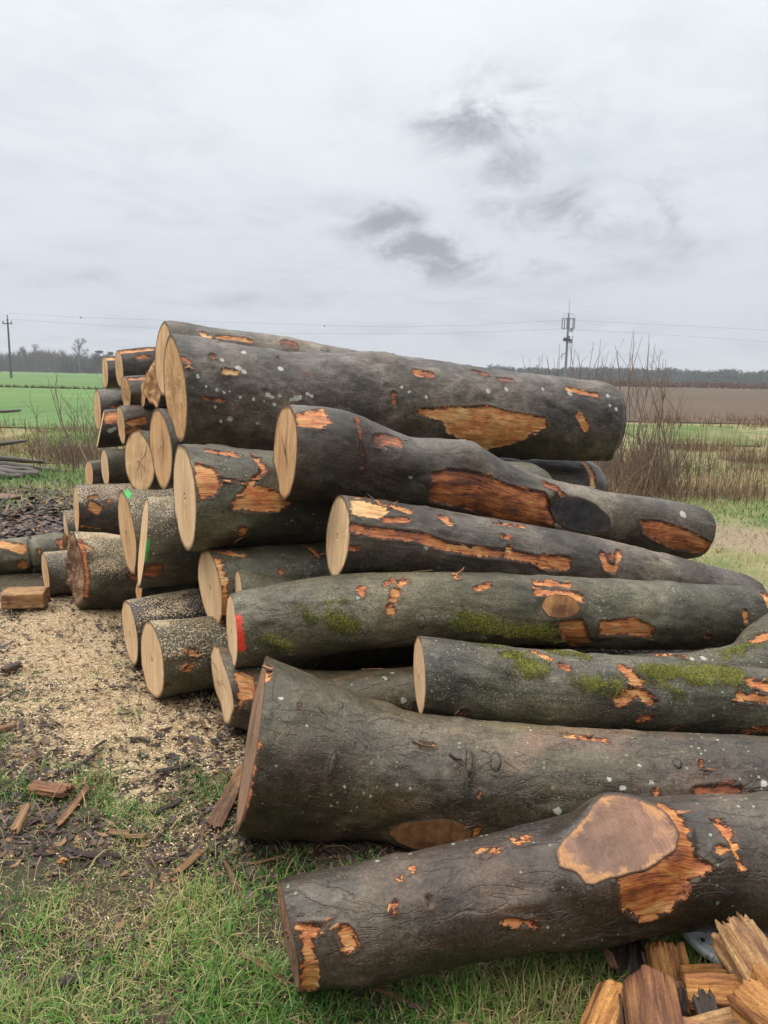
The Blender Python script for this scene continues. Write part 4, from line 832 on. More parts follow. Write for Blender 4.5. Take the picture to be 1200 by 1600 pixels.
# telecom mast
D=230.0; b=A3(877.5,603,D); Z0=0; tp=A3(885,470,D)[2]; k=D/F_PX
root=empty('telecom_mast',(b[0],b[1],0),'slim telecom mast with antennas and dishes beyond the right end of the stack','telecom mast')
mz=lambda py:A3(881,py,D)[2]
bx,by=b[0]+.9,b[1]
Acc().tube([(bx,by,-.5),(bx,by,mz(540)),(bx,by,mz(492))],[.42,.34,.26],10).build('mast_tube',M_STEEL,root)
Acc().tube([(bx,by,mz(492)),(bx,by,mz(470))],[.09,.04],5).build('lightning_rod',M_STEEL,root)
for i,(zz,rr) in enumerate(((mz(499),1.95),(mz(514),1.85))):
    hr=Acc(); a=np.linspace(0,2*math.pi,21); hr.tube(np.stack([bx+rr*np.cos(a),by+rr*np.sin(a),np.full(21,zz)],-1),.06,4); hr.build('platform_ring',M_STEEL,root)
for a in np.arange(3)*2.09: Acc().tube([(bx,by,mz(499)),(bx+1.9*math.cos(a),by+1.9*math.sin(a),mz(499))],.07,4).build('platform_arm',M_STEEL,root)
for a in (.3,2.8): Acc().tube([(bx+1.9*math.cos(a),by,mz(499)),(bx+1.5*math.cos(a),by,mz(493)),(bx,by,mz(491))],.06,4).build('guard_hoop',M_STEEL,root)
for a in (0.1,1.2,2.0,3.2,4.3,5.3):
    Acc().box((bx+1.85*math.cos(a),by+1.85*math.sin(a),mz(507)),(.13,.10,1.5)).build('panel_antenna',M_STEEL,root,False)
for dx,py,r in ((.8,517,.55),(-.9,531,.55),(.9,534,.5),(.1,528,.5)):
    Acc().tube([(bx+dx,by-.5,mz(py)),(bx+dx,by-.75,mz(py)),(bx+dx,by-.8,mz(py))],[r*.4,r,r*.95],10).build('dish',M_DARKMET,root)
Acc().box((bx,by,mz(532)),(1.1,.7,.35)).build('equipment_box',M_DARKMET,root,False)
for dx,p0,p1 in ((-1.4,553,563),(1.5,525,603)):
    Acc().tube([(bx+dx,by,mz(p0)),(bx+dx*.9,by,mz(p1))],.10,4).build('side_pole',M_STEEL,root)
for dx,pz in ((-1.4,553),(1.4,536)): Acc().tube([(bx+dx,by,mz(pz)),(bx,by,mz(pz))],.08,4).build('bracket',M_STEEL,root)
# ------------------------------------------------------------------ distant trees
M_TWIG=tint_mat('bare twig mass',[(0,(.070,.062,.064)),(.5,(.115,.10,.098)),(1,(.15,.125,.11))],.9)
M_NEEDLE=tint_mat('pine needles',[(0,(.022,.038,.026)),(.5,(.045,.065,.04)),(1,(.075,.095,.055))],.8)
M_TRUNK=plain('distant trunks',(.13,.105,.09),.8)
def clumpq(acc_v,acc_t,c,n_,s,q,t):
    """n_ small random triangles in an ellipsoid c with semi axes s"""
    d=rng.normal(size=(n_,3)); d=d/np.linalg.norm(d,axis=1,keepdims=True)*rng.random((n_,1))**.45
    P=np.array(c)+d*np.array(s); e=rng.normal(size=(n_,3,3))*q
    acc_v.append(P[:,None]+e); acc_t.append(np.repeat(np.clip(t+rng.normal(0,.16,n_)+d[:,2]*.2,0,1),3))
def tri_obj(name,vs,ts,mat,parent=None):
    V=np.concatenate([v.reshape(-1,3) for v in vs]); return mesh_np(name,V,np.arange(len(V)).reshape(-1,3),mat,parent,dict(tint=np.concatenate(ts)),smooth=False)
def twig_tree(V,Tt,x,y,h,n_=90,w=.28):
    """fine upward bare branches as slivers"""
    u=rng.random(n_); z0=h*(.02+.72*u); a=rng.uniform(0,6.28,n_); out=h*w*rng.uniform(.3,1,n_)*(1-u*.55); ln=h*rng.uniform(.12,.3,n_)
    p0=np.stack([x+np.cos(a)*out*.15,y+np.sin(a)*out*.15,z0],-1); p1=np.stack([x+np.cos(a)*out,y+np.sin(a)*out,np.minimum(z0+ln,h)],-1)
    e=rng.normal(0,.05,(n_,3))*h*.2
    V.append(np.stack([p0,p0+e,p1],1)); Tt.append(np.repeat(rng.random(n_)*.8,3))
    V.append(np.array([[[x-.012*h,y,0],[x+.012*h,y,0],[x,y,h]]])); Tt.append(np.full(3,.3))
V=[];Tt=[]
for i in range(1050):
    px=rng.uniform(-150,330); D=rng.uniform(480,560); g_=A3(px,582,D)
    hh_=14.5+3.0*vnoise(np.array([px/38.0,3.]),1,4)*2-2.5+rng.normal(0,1.2)
    if px<14: hh_*=.86
    if px>105: hh_*=.90
    twig_tree(V,Tt,g_[0],g_[1],max(6,hh_*rng.uniform(.6,1.0)),130,.30)
tag(tri_obj('bare_forest',V,Tt,M_TWIG),'grey band of bare winter trees along the far left edge of the green field','woodland',kind='stuff')
V=[];Tt=[]
for i in range(150):
    px=rng.uniform(95,340); D=rng.uniform(440,475); g_=A3(px,582,D); h=rng.uniform(6,10.5)
    clumpq(V,Tt,(g_[0],g_[1],h*.5),170,(h*.30,h*.30,h*.5),.45,.4)
tag(tri_obj('undergrowth',V,Tt,M_NEEDLE),'dark evergreen undergrowth at the foot of the far left woodland','undergrowth',kind='stuff')
def far_tree(px,pytop,D,kind,label,w=.3,base=582):
    g_=A3(px,base,D); g_[2]=0; h=A3(px,pytop,D)[2]; root=empty('deciduous_tree' if kind=='bare' else 'pine_tree',tuple(g_),label,'tree')
    Acc().tube([g_,g_+[0,0,h*.5],g_+[0,0,h*.9]],[h*.022,h*.016,h*.006],6).build('trunk',M_TRUNK,root)
    V=[];Tt=[]
    if kind=='bare':
        br=Acc()
        for i in range(26):
            a=rng.uniform(0,6.28); z0=h*rng.uniform(.38,.8); o=h*w*rng.uniform(.5,1)*(1.25-z0/h); p1=g_+[math.cos(a)*o,math.sin(a)*o,min(h*.97,z0+h*rng.uniform(.1,.3))]
            br.tube([g_+[0,0,z0],(g_+[0,0,z0]+p1)/2+[0,0,h*.03],p1],[h*.008,h*.005,h*.002],4)
            for j in range(9):
                c=p1+rng.normal(0,h*.055,3); V.append(np.stack([np.stack([p1,p1+rng.normal(0,.07,3),c])])); Tt.append(np.full(3,rng.random()*.4))
            clumpq(V,Tt,p1,44,(h*.075,h*.075,h*.05),.13,.15)
        br.build('branches',M_TRUNK,root); tri_obj('crown',V,Tt,M_TWIG,root)
    else:
        for i in range(14):
            a=rng.uniform(0,6.28); z0=h*rng.uniform(.45,.95); o=h*w*(1.15-z0/h)*1.2
            clumpq(V,Tt,(g_[0]+math.cos(a)*o,g_[1]+math.sin(a)*o,z0),90,(h*.13,h*.13,h*.06),.28,.35)
        tri_obj('crown',V,Tt,M_NEEDLE,root)
far_tree(125,529,430,'bare','tallest bare tree standing above the left woodland',.33)
far_tree(157,548,425,'pine','dark pine with a flat crown right of the tallest bare tree',.33)
far_tree(173,549,435,'pine','small dark pine just above the leftmost logs of the top row',.25)
far_tree(57,538,480,'bare','slender bare tree rising slightly above the grey woodland',.16)
far_tree(38,541,480,'bare','thin bare tree in the grey woodland right of the utility pole',.14)
V=[];Tt=[]
for i in range(900):
    px=rng.uniform(760,1330); D=rng.uniform(560,700); g_=A3(px,600,D); h=9+3*vnoise(np.array([px/30.,1.]),1,9)+rng.normal(0,.9)+max(0,(px-1100)/130)
    clumpq(V,Tt,(g_[0],g_[1],h*.72),70,(h*.22,h*.22,h*.28),.55,.35); clumpq(V,Tt,(g_[0],g_[1],h*.3),50,(h*.26,h*.26,h*.38),.6,.2)
tag(tri_obj('pine_forest',V,Tt,M_NEEDLE),'dark line of pine forest on the horizon to the right','woodland',kind='stuff')
V=[];Tt=[]
for i in range(900):
    px=rng.uniform(900,1330); D=rng.uniform(214,240); g_=A3(px,606,D); h=1.55+.5*vnoise(np.array([px/20.,1.]),1,19)+rng.normal(0,.12)
    clumpq(V,Tt,(g_[0],g_[1],h*.5),36,(.7,.7,h*.5),.14,.5)
tag(tri_obj('hedge',V,Tt,tint_mat('red brown scrub',[(0,(.10,.062,.052)),(.5,(.155,.095,.075)),(1,(.21,.14,.10))],.9)),'low red brown scrub belt behind the ploughed field','scrub',kind='stuff')
# field edge ditch line on the green field
v,f=tube([A3(-120,601,70)*[1,1,0]+[0,0,.02],A3(60,604,68)*[1,1,0]+[0,0,.02],A3(260,607,66)*[1,1,0]+[0,0,.02]],[.34,.34,.34],8)
q=Acc(); 
for i in range(1300):
    u=rng.random(); c=(A3(-120,601,70)*(1-u)+A3(260,606,66)*u)*[1,1,0]; 
    q.add(np.array([c+[0,0,0],c+[.05,0,0],c+[rng.normal(0,.1),rng.normal(0,.2),rng.uniform(.12,.42)]]),[[0,1,2]],rng.random()*.5)
tag(q.build('dead_weeds',M_WEED,smooth=False),'dark thin line of weeds along the furrow across the green field','dead weeds',kind='stuff')
# ------------------------------------------------------------------ shrubs with long shoots behind the stack
def shrub(bx_,by_,D,tops,label,side=40,name='willow_shrub'):
    b=A3(bx_,by_,D); b[2]=0; root=empty(name,tuple(b),label,'shrub'); st=Acc(); tw=Acc()
    for px,py in tops:
        t=A3(px+rng.uniform(-1,1),py,D+rng.uniform(-.3,.3)); b0=b+np.array([rng.normal(0,.30),rng.normal(0,.3),0])
        x0=px+(bx_-px)*.55+rng.normal(0,4); m1=b0+(t-b0)*.45+np.array([rng.normal(0,.09)+(t[0]-b0[0])*.24,0,0]); m2=b0+(t-b0)*.75+np.array([rng.normal(0,.07)+(t[0]-b0[0])*.12,0,0])
        w=[b0,b0+(m1-b0)*.5+[0,0,.05],m1,m2,t]; st.tube(w,[.013,.010,.008,.0055,.0025],5)
        for q in range(2):
            s=b0+(t-b0)*rng.uniform(.45,.8); s=m1+(m2-m1)*rng.uniform(0,1); st.tube([s,s+[rng.normal(0,.10),0,rng.uniform(.15,.4)],s+[rng.normal(0,.16),0,rng.uniform(.45,.7)]],[.005,.0035,.0018],4)
    for i in range(side):
        a=rng.uniform(-1,1); h=rng.uniform(.4,1.35); b0=b+np.array([rng.normal(0,.42),rng.normal(0,.35),0]); e=b0+np.array([a*rng.uniform(.2,.7),rng.uniform(-.4,.4),h*(1-.35*abs(a))])
        mid=b0+(e-b0)*.5+np.array([-(e[0]-b0[0])*.15,0,.1]); tw.tube([b0,mid,e],[.008,.0055,.0022],4)
        for j in range(5):
            s=b0+(e-b0)*rng.uniform(.3,.95); tw.tube([s,s+[rng.normal(0,.12),rng.normal(0,.1),rng.uniform(.1,.35)]],[.004,.0015],3)
    st.tube([b+np.array([-.6,0,.01]),b+np.array([.6,0,.01])],[.012,.012],5)
    tw.tube([b+np.array([-1.1,0,.01]),b+np.array([1.1,0,.01])],[.010,.010],5)
    st.build('long_shoots',M_SHOOT,root); tw.build('twigs',M_SHOOT,root)
shrub(865,765,11.5,[(848,553),(843,556),(855,561),(873,536),(888,526),(853,556)],'bare shoots rising over the biggest log left of the telecom mast',16)
shrub(912,765,12,[(898,545),(904,552),(928,533),(929,569),(940,529),(934,572),(950,558)],'bare curved shoots just right of the telecom mast',22)
shrub(985,765,11.8,[(954,569),(962,540),(964,548),(974,529),(982,553),(988,520),(991,514),(992,577)],'tallest bunch of straight bare shoots above the end of the biggest log',30)
shrub(1005,760,11.3,[(1003,525),(1014,522),(1024,537),(1032,544),(1036,560),(1041,561),(1075,600),(1060,640),(1020,590),(1085,620)],'reddish arching bush of shoots right of the end of the biggest log',55)
shrub(112,730,13.5,[(74,590),(83,600),(60,632)],'two thin dead stalks standing against the green field left of the stack',14,'dead_stalk')
shrub(150,735,12.5,[(135,612),(128,640),(120,650)],'low thorny twigs close to the left end of the stack',26,'bramble')
# ------------------------------------------------------------------ branches heaped on the left
def branch(pts,r,label,D,wob=.02):
    P=[A3(a,b,D+c) for a,b,c in pts]
    P=np.array(P); t=np.linspace(0,len(P)-1,14); Q=np.stack([np.interp(t,np.arange(len(P)),P[:,i]) for i in range(3)],1); Q+=(fbm(Q,4,3,5)[:,None]-.5)*wob*3
    rr=r*(1-.45*np.linspace(0,1,14))*(1+.25*(vnoise(Q,6,3)-.5)); v,f=tube(Q,rr,9)
    v0=Q[0];v1=Q[-1]; nv=len(v); k=9; v=np.concatenate([v,[v0],[v1]]); j=np.arange(k)
    o=mesh_np('branch',v,[f,np.stack([0*j+nv,(j+1)%k,j],-1),np.stack([0*j+nv+1,nv-k+j,nv-k+(j+1)%k],-1)],M_BRANCH,origin=tuple(Q[0]-[0,0,r]))
    tag(o,label,'branch','cut branches lying left of the stack')
D=12.2
branch([(-60,642,0),(0,644,0),(32,641,0)],.035,'pale branch end sticking into view highest at the left edge before the green field',12)
branch([(-80,690,0),(0,693,.1),(20,692,.1),(39,690,.2)],.045,'pale branch on the left just above the heap of sticks',12)
branch([(-60,713,0),(0,716,0),(40,719,.2),(72,722,.4)],.05,'topmost grey branch of the heap at the left edge',D)
branch([(-60,722,0),(0,725,-.1),(50,730,.1),(90,736,.3)],.06,'long dark branch in the middle of the left heap',D)
branch([(-60,733,0),(0,731,-.3),(40,733,-.3),(60,738,-.4)],.055,'branch with a thick front end in the left heap',D)
branch([(-60,738,0),(0,736,-.5),(30,742,-.5),(62,740,-.5)],.08,'thickest dark branch at the front of the left heap',D)
branch([(-60,742,0),(0,742,-.7),(20,745,-.7),(36,744,-.7)],.06,'short dark branch lowest in the left heap',D)
branch([(55,738,-.5),(66,742,-.5),(74,747,-.5)],.03,'small forked twig hanging out of the left heap',D)
# ------------------------------------------------------------------ split firewood and bark scraps
F_ORANGE=fiber_mat('split orange wood',[(.34,(.07,.024,.010)),(.44,(.29,.11,.034)),(.55,(.50,.23,.065)),(.70,(.66,.39,.15))],.55,.010,.35)
F_TAN=fiber_mat('split tan wood',[(.34,(.08,.035,.020)),(.44,(.29,.14,.060)),(.56,(.48,.28,.115)),(.70,(.60,.40,.20))],.65,.010,.9,(.09,.042,.042))
F_BROWN=fiber_mat('wet brown split wood',[(.34,(.035,.015,.010)),(.44,(.14,.058,.034)),(.55,(.26,.115,.050)),(.70,(.48,.25,.09))],.45,.008,.7,(.10,.048,.045))
F_DARK=fiber_mat('dark rotten wood',[(.30,(.012,.009,.008)),(.5,(.032,.022,.018)),(.75,(.085,.055,.038))],.6,.007,.5)
F_BARK=fiber_mat('loose bark',[(.30,(.018,.012,.010)),(.45,(.055,.036,.03)),(.6,(.13,.075,.045)),(.75,(.30,.15,.06))],.5,.006,.4,fs=(14,60))
F_STRIP=fiber_mat('orange inner bark strip',[(.34,(.035,.018,.012)),(.46,(.12,.058,.030)),(.58,(.27,.14,.062)),(.72,(.44,.27,.14))],.5,.006,.8,(.05,.028,.02))
def billet(name,p0,p1,sec,label,mat,cat='firewood',group=None,jag0=0.0,jag1=0.0,amp=.006,roll=0.0,bark=None,nk=0,seed=1,taper=1.0):
    """split piece: section polygon (side, up) metres extruded p0->p1, splintered ends, surface torn along the grain"""
    p0=np.array(p0,float);p1=np.array(p1,float); T=nrm(p1-p0); ref=ZUP if abs(T[2])<.9 else np.array([0,1.,0]); S=nrm(np.cross(ref,T)); U=np.cross(T,S)
    c,s=math.cos(roll),math.sin(roll); S,U=S*c+U*s,U*c-S*s
    sec=np.array(sec,float); q=np.concatenate([sec,sec[:1]]); dd=np.r_[0,np.cumsum(np.hypot(*np.diff(q,axis=0).T))]
    k=64; tt=np.linspace(0,dd[-1],k+1)[:-1]; o=np.stack([np.interp(tt,dd,q[:,i]) for i in(0,1)],1)
    o=(np.roll(o,1,0)+4*o+np.roll(o,-1,0))/6
    L=np.linalg.norm(p1-p0); ns=max(10,int(L/.008)); x=np.linspace(0,1,ns)
    nn=vnoise(np.stack([o[:,0]*90,o[:,1]*90],1),1,seed)[None]-.5; n2=fbm(np.stack(np.broadcast_arrays(o[None,:,0]*30,o[None,:,1]*30,(x*L*5)[:,None]),-1),1,4,seed+3)-.5
    n3=vnoise(np.stack(np.broadcast_arrays(o[None,:,0]*120,o[None,:,1]*120,(x*L*12)[:,None]),-1),1,seed+7)-.5
    sc=1+(amp*2.2*nn+amp*5*n2+amp*1.6*n3)/(np.hypot(*o.T)[None]+.012)
    sc*=(1-(1-taper)*x)[:,None]
    j=vnoise(np.stack([o[:,0]*160,o[:,1]*160],1),1,seed+11)**1.5
    j2=vnoise(np.stack([o[:,0]*25,o[:,1]*25],1),1,seed+12)
    X=x[:,None]*L+0*sc; 
    X=X-(x[:,None]**3)*(jag1*(j*.6+j2*.6))[None]+((1-x[:,None])**3)*(jag0*(j*.6+j2*.6))[None]
    V=p0+X[...,None]*T+(o[None,:,:1]*sc[...,None])*S+(o[None,:,1:]*sc[...,None])*U
    # ends
    caps=[];
    for e,row,dr in ((0,0,jag0),(1,ns-1,jag1)):
        ring=V[row]; c_=ring.mean(0)
        for kk in (.8,.55,.3,.08):
            r_=c_+(ring-c_)*kk; jj=vnoise(np.stack([o[:,0]*kk*160,o[:,1]*kk*160],1),1,seed+20)-.5
            caps.append((e,r_+T*(jj*(.012+dr*.7))[:,None]))
    st=[c for e,c in caps if e==0][::-1]; en=[c for e,c in caps if e==1]
    rows=np.concatenate([np.array(st),V,np.array(en)]); nr=len(rows)
    uu=np.concatenate([np.linspace(-.04,-.01,4),x*L,L+np.linspace(.01,.04,4)])
    uv=np.stack([np.repeat(uu,k),np.tile(tt,nr)],-1)
    v=rows.reshape(-1,3); nv=len(v); v=np.concatenate([v,[rows[0].mean(0)],[rows[-1].mean(0)]]); uv=np.concatenate([uv,[[0,0]],[[L,0]]])
    jx=np.arange(k); f=[grid_faces(nr,k),np.stack([0*jx+nv,(jx+1)%k,jx],-1),np.stack([0*jx+nv+1,nv-k+jx,nv-k+(jx+1)%k],-1)]
    base=(p0+p1)/2; base[2]=v[:,2].min()
    if bark is None:
        ob=mesh_np(name,v,f,mat,uv=uv,origin=tuple(base)); return tag(ob,label,cat,group)
    a,b=bark; root=empty(name,tuple(base),label,cat,group)
    mesh_np('split_wood',v,f,mat,root,uv=uv)
    m=np.arange(a,b)%k; VV=rows[4:-4][:,m]; cen=V.mean(1)[:,None]; out=VV+nrm(VV-cen)*.004
    # keep the bark a shell with real thickness
    out2=VV+nrm(VV-cen)*(.010+.006*(fbm(VV,25,3,seed)[...,None]-.5)); out2=out2[2:-2]; out=out[2:-2]
    lay=np.concatenate([out,out2[:,::-1]],1); kk=lay.shape[1]; fv=lay.reshape(-1,3)
    uvb=np.stack([np.repeat(x[2:-2]*L,kk),np.tile(np.arange(kk)*.008,len(lay))],-1)
    ca=np.arange(len(m)-1); r0=np.stack([ca,ca+1,kk-2-ca,kk-1-ca],-1); off=(len(lay)-1)*kk
    mesh_np('bark',fv,[grid_faces(len(lay),kk),r0[:,::-1],r0+off],F_BARK,root,uv=uvb)
    return root
FG='split firewood heap at the lower right corner'
A_=A3
billet('firewood_log',A_(1035,1660,1.62),A_(1018,1548,1.85),[(-.062,-.045),(.06,-.05),(.068,.01),(.02,.06),(-.05,.045)],'large reddish brown split block with a flat top edge nearest the camera',F_BROWN,group=FG,amp=.003,seed=3,bark=(8,26))
billet('firewood_log',A_(1048,1600,1.97),A_(1034,1528,2.03),[(-.05,-.04),(.05,-.045),(.045,.03),(0,.05),(-.045,.02)],'squat brown split block behind the large reddish one',F_BROWN,group=FG,seed=5,jag1=.02,bark=(40,58))
billet('firewood_log',A_(1062,1585,2.03),A_(1037,1462,2.13),[(-.052,-.02),(.05,-.03),(.055,.012),(0,.03),(-.05,.02)],'upright split piece with bright orange fibres and a strip of bark',F_ORANGE,group=FG,seed=7,jag1=.05,amp=.004,bark=(12,26))
billet('firewood_log',A_(1220,1565,1.80),A_(1134,1430,1.98),[(-.055,-.04),(.055,-.05),(.06,.02),(0,.05),(-.05,.03)],'leaning tan piece with splintered upper end and dark rot in the middle',F_TAN,group=FG,seed=9,jag1=.09,amp=.006)
billet('firewood_log',A_(1290,1640,1.60),A_(1165,1535,1.78),[(-.06,-.05),(.07,-.05),(.075,.02),(.01,.065),(-.06,.03)],'bright ochre fibrous piece filling the lower right corner',F_ORANGE,group=FG,seed=11,jag1=.05,amp=.009)
billet('firewood_log',A_(1180,1562,1.84),A_(1075,1560,1.88),[(-.045,-.045),(.045,-.045),(.05,.03),(-.03,.045)],'orange tan square piece lying crosswise in the middle of the heap',F_ORANGE,group=FG,seed=13,jag0=.03,amp=.005)
billet('firewood_log',A_(1118,1620,1.72),A_(1095,1545,1.82),[(-.026,-.012),(.026,-.014),(.028,.010),(-.022,.014)],'dark charred looking splinter lying over the orange square piece',F_DARK,group=FG,seed=15,jag1=.05)
billet('firewood_log',A_(915,1700,1.70),A_(968,1566,1.90),[(.062*math.cos(a),.062*math.sin(a)) for a in np.linspace(0,6.28,17)[:-1]],'rounded billet with orange side half covered by bark at the left of the heap',F_ORANGE,group=FG,seed=17,amp=.004)
billet('firewood_log',A_(985,1545,2.12),A_(985,1468,2.22),[(-.055,-.045),(.05,-.05),(.055,.04),(-.04,.05)],'blackish rotten stump piece standing in the shadow under the knotted log',F_DARK,group=FG,seed=19,jag1=.05,amp=.012)
billet('wood_splinter',A_(962,1512,2.08),A_(946,1474,2.12),[(-.012,-.006),(.014,-.006),(.008,.008)],'thin red brown splinter standing in the grass left of the heap',F_BROWN,'splinter',FG,jag1=.03,amp=.002,seed=21)
billet('firewood_log',A_(1068,1530,2.02),A_(1140,1522,2.04),[(-.02,-.025),(.02,-.025),(.02,.02),(-.018,.025)],'narrow orange slab wedged behind the square piece',F_ORANGE,group=FG,seed=23,jag1=.03)
billet('firewood_log',A_(1080,1625,1.70),A_(1165,1600,1.74),[(-.03,-.03),(.035,-.03),(.03,.025),(-.02,.03)],'pale brown piece along the bottom edge of the photo in the heap',F_TAN,group=FG,seed=25,jag1=.03)
billet('firewood_log',A_(1060,1640,1.68),A_(1140,1650,1.66),[(-.05,-.06),(.05,-.06),(.04,.04),(-.04,.05)],'brown block at the bottom of the heap under the pale piece',F_BROWN,group=FG,seed=27)
billet('firewood_log',A_(1150,1530,2.06),A_(1230,1520,2.1),[(-.05,-.05),(.05,-.05),(.04,.04),(-.04,.03)],'brown rough slab behind the leaning tan piece below the white lid',F_BROWN,group=FG,seed=29)
billet('firewood_log',A_(640,1640,1.72),A_(735,1625,1.74),[(-.05,-.06),(.05,-.06),(.03,.02),(-.02,.035)],'brown wedge of wood poking in at the bottom edge left of the heap',F_BROWN,seed=31,amp=.004)
# white plastic lid
c=A_(1144,1447,2.255); R=.152; n_=48; a=np.arange(n_)/n_*2*math.pi
tx=nrm(np.array([1,0,.02])); ty=nrm(np.array([0,1,.06])); nz=np.cross(tx,ty)
prof=[(R,-.018),(R+.004,-.006),(R+.003,.004),(R-.006,.006),(R-.014,.0),(R-.03,-.002),(R*.5,-.001),(.012,-.001)]
rows=np.array([[c+tx*r*math.cos(t)+ty*r*math.sin(t)+nz*z for t in a] for r,z in prof])
inner=np.array([[c+tx*(r-.003)*math.cos(t)+ty*(r-.003)*math.sin(t)+nz*(z-.004) for t in a] for r,z in prof[::-1]])
n=N('white plastic with dirt'); d_=n.mr(n.math('ADD',n.noise(n.obj(),22,5,.7),n.math('MULTIPLY',n.noise(n.obj(),90,3),.3)),.74,.80)
M_WHITE=n.done(n.mix(d_,(.82,.85,.90),(.10,.055,.03)),.35)
root=empty('plastic_lid',tuple(c-[0,0,.03]),'white plastic lid with dirt specks lying under the front log behind the firewood','lid')
allr=np.concatenate([rows,inner]); mesh_np('lid',allr.reshape(-1,3),[grid_faces(len(allr),n_)],M_WHITE,root)
for px,py,r in ((1098,1469,.0065),(1075,1463,.004),(1130,1467,.003)):
    d0=px_ray(px,py); P=CAMP+d0*(((c-CAMP)@nz)/(d0@nz)); v,f=tube([P+nz*.0035,P-nz*.0012],[r,r],12); v=np.concatenate([v,[P+nz*.0036]]); j=np.arange(12)
    mesh_np('rivet',v,[f,np.stack([0*j+24,j,(j+1)%12],-1)],M_DARKMET,root)
# ---- named scraps on the ground
def scrap(px0,py0,px1,py1,w,h,label,mat,name='bark_piece',cat='bark piece',lift=.012,seed=1,jag=.03,amp=.004,roll=0.0,l1=None):
    a=np.array(ground_at(px0,py0)); b=np.array(ground_at(px1,py1)); a[2]=gh(a[0],a[1])+h*.5+lift; b[2]=gh(b[0],b[1])+h*.5+(lift if l1 is None else l1)
    w*=.62; h*=.45; a[2]-=h*.35; b[2]-=h*.35
    sec=[(-w/2,-h/2),(0,-h/2*.8),(w/2,-h/2),(w/2,h*.2),(w*.2,h/2),(-w*.3,h*.45),(-w/2,h*.15)]
    return billet(name,a,b,sec,label,mat,cat,None,jag,jag,amp,roll,seed=seed)
scrap(45,1230,112,1243,.115,.07,'short barked chunk of orange brown wood on the sawdust at the left',F_BROWN,'wood_chunk','wood chunk',seed=41,amp=.006)
scrap(0,1052,34,1040,.07,.07,'dark stick end entering from the left edge on the sawdust',F_BARK,'wood_chunk','wood chunk',seed=42)
scrap(-12,1142,30,1133,.05,.035,'small orange brown piece of wood at the left edge below the stick end',F_STRIP,seed=43)
scrap(20,1305,46,1272,.055,.03,'curled orange bark piece standing near the left edge',F_STRIP,seed=44,l1=.05)
scrap(88,1295,140,1226,.05,.02,'long brown bark strip leaning from the chunk on the left',F_STRIP,seed=45,jag=.05)
scrap(272,1368,320,1325,.05,.02,'orange brown bark slab in the grass left of the wide butt log',F_STRIP,seed=46)
scrap(345,1330,392,1440,.022,.012,'long thin orange bark strip lying in the grass left of the nearest log',F_STRIP,seed=47,jag=.08)
scrap(375,1490,460,1555,.022,.012,'thin brown bark strip pointing at the cut end of the nearest log',F_STRIP,seed=48,jag=.06)
scrap(385,1358,452,1342,.018,.014,'pale brown stick lying in front of the gap between the two nearest logs',F_STRIP,'stick','stick',seed=49,jag=.05)
scrap(333,1300,385,1210,.10,.02,'broad orange slab of bark leaning at the end of the wide butt log',F_STRIP,seed=50,l1=.05)
scrap(345,1275,378,1245,.06,.018,'small orange bark slab under the end of the wide butt log',F_STRIP,seed=51,l1=.02)
scrap(75,1535,150,1522,.055,.025,'smooth dark brown piece of bark in the lower left grass',F_DARK,seed=52,amp=.002,jag=.05)
scrap(562,1545,655,1578,.016,.012,'thin brown stick on the grass below the nearest log',F_STRIP,'stick','stick',seed=53,jag=.05)
scrap(815,1565,840,1582,.02,.01,'small orange splinter on the grass between the nearest log and the firewood',F_STRIP,seed=54)
scrap(875,1562,905,1548,.03,.015,'pale curled bark scrap on the grass left of the firewood',F_STRIP,seed=55)
scrap(668,1525,690,1522,.035,.03,'curled brown leaf like scrap under the middle of the nearest log',F_STRIP,seed=56)
scrap(86,1345,106,1350,.05,.028,'round yellow chip of wood in the grass at the left',F_ORANGE,'wood_chunk','wood chip',seed=57,amp=.002)
scrap(165,1300,205,1303,.045,.016,'flat orange chip lying in the dark bark litter',F_STRIP,seed=58)
scrap(110,1332,170,1340,.06,.016,'dark purple bark flake in the litter above the lower left grass',F_DARK,seed=59)
scrap(140,1175,168,1158,.02,.014,'dark bark sliver across the sawdust',F_DARK,seed=60); scrap(95,1215,168,1168,.03,.015,'dark stringy bark strip running up the sawdust above the chunk',F_DARK,seed=61,jag=.06)
scrap(213,1155,238,1166,.025,.02,'small black lump of bark on the pale sawdust',F_DARK,seed=62); scrap(180,1118,208,1112,.02,.015,'thin dark splinter on the pale sawdust near the tall oval faces',F_DARK,seed=63)
scrap(235,1270,285,1250,.05,.018,'dark bark scrap on the sawdust left of the orange slab',F_DARK,seed=64); scrap(240,1210,300,1200,.04,.016,'black bark scrap under the lowest pale face',F_DARK,seed=65)
scrap(-10,785,22,778,.55,.06,'pale orange sheet of bark at the left edge among the dark litter',F_STRIP,seed=66,lift=.03)
scrap(60,1190,62,1180,.05,.012,'grey flake of bark on the sawdust at the left',F_DARK,seed=67)
scrap(180,1310,240,1305,.035,.016,'reddish bark strip along the edge of the lower left grass',F_STRIP,seed=68,jag=.05)
# sawn slab left of the stack
P0=A_(42,934,5.62); P1=A_(8,934,5.52)
a=np.array(ground_at(9,946)); b=np.array(ground_at(74,944)); a[2]=b[2]=.055
billet('sawn_slab',a,b,[(-.10,-.055),(.10,-.055),(.10,.05),(.0,.06),(-.10,.05)],'pale split slab lying on the sawdust in front of the small grey log',F_TAN,'slab',amp=.0015,seed=71)
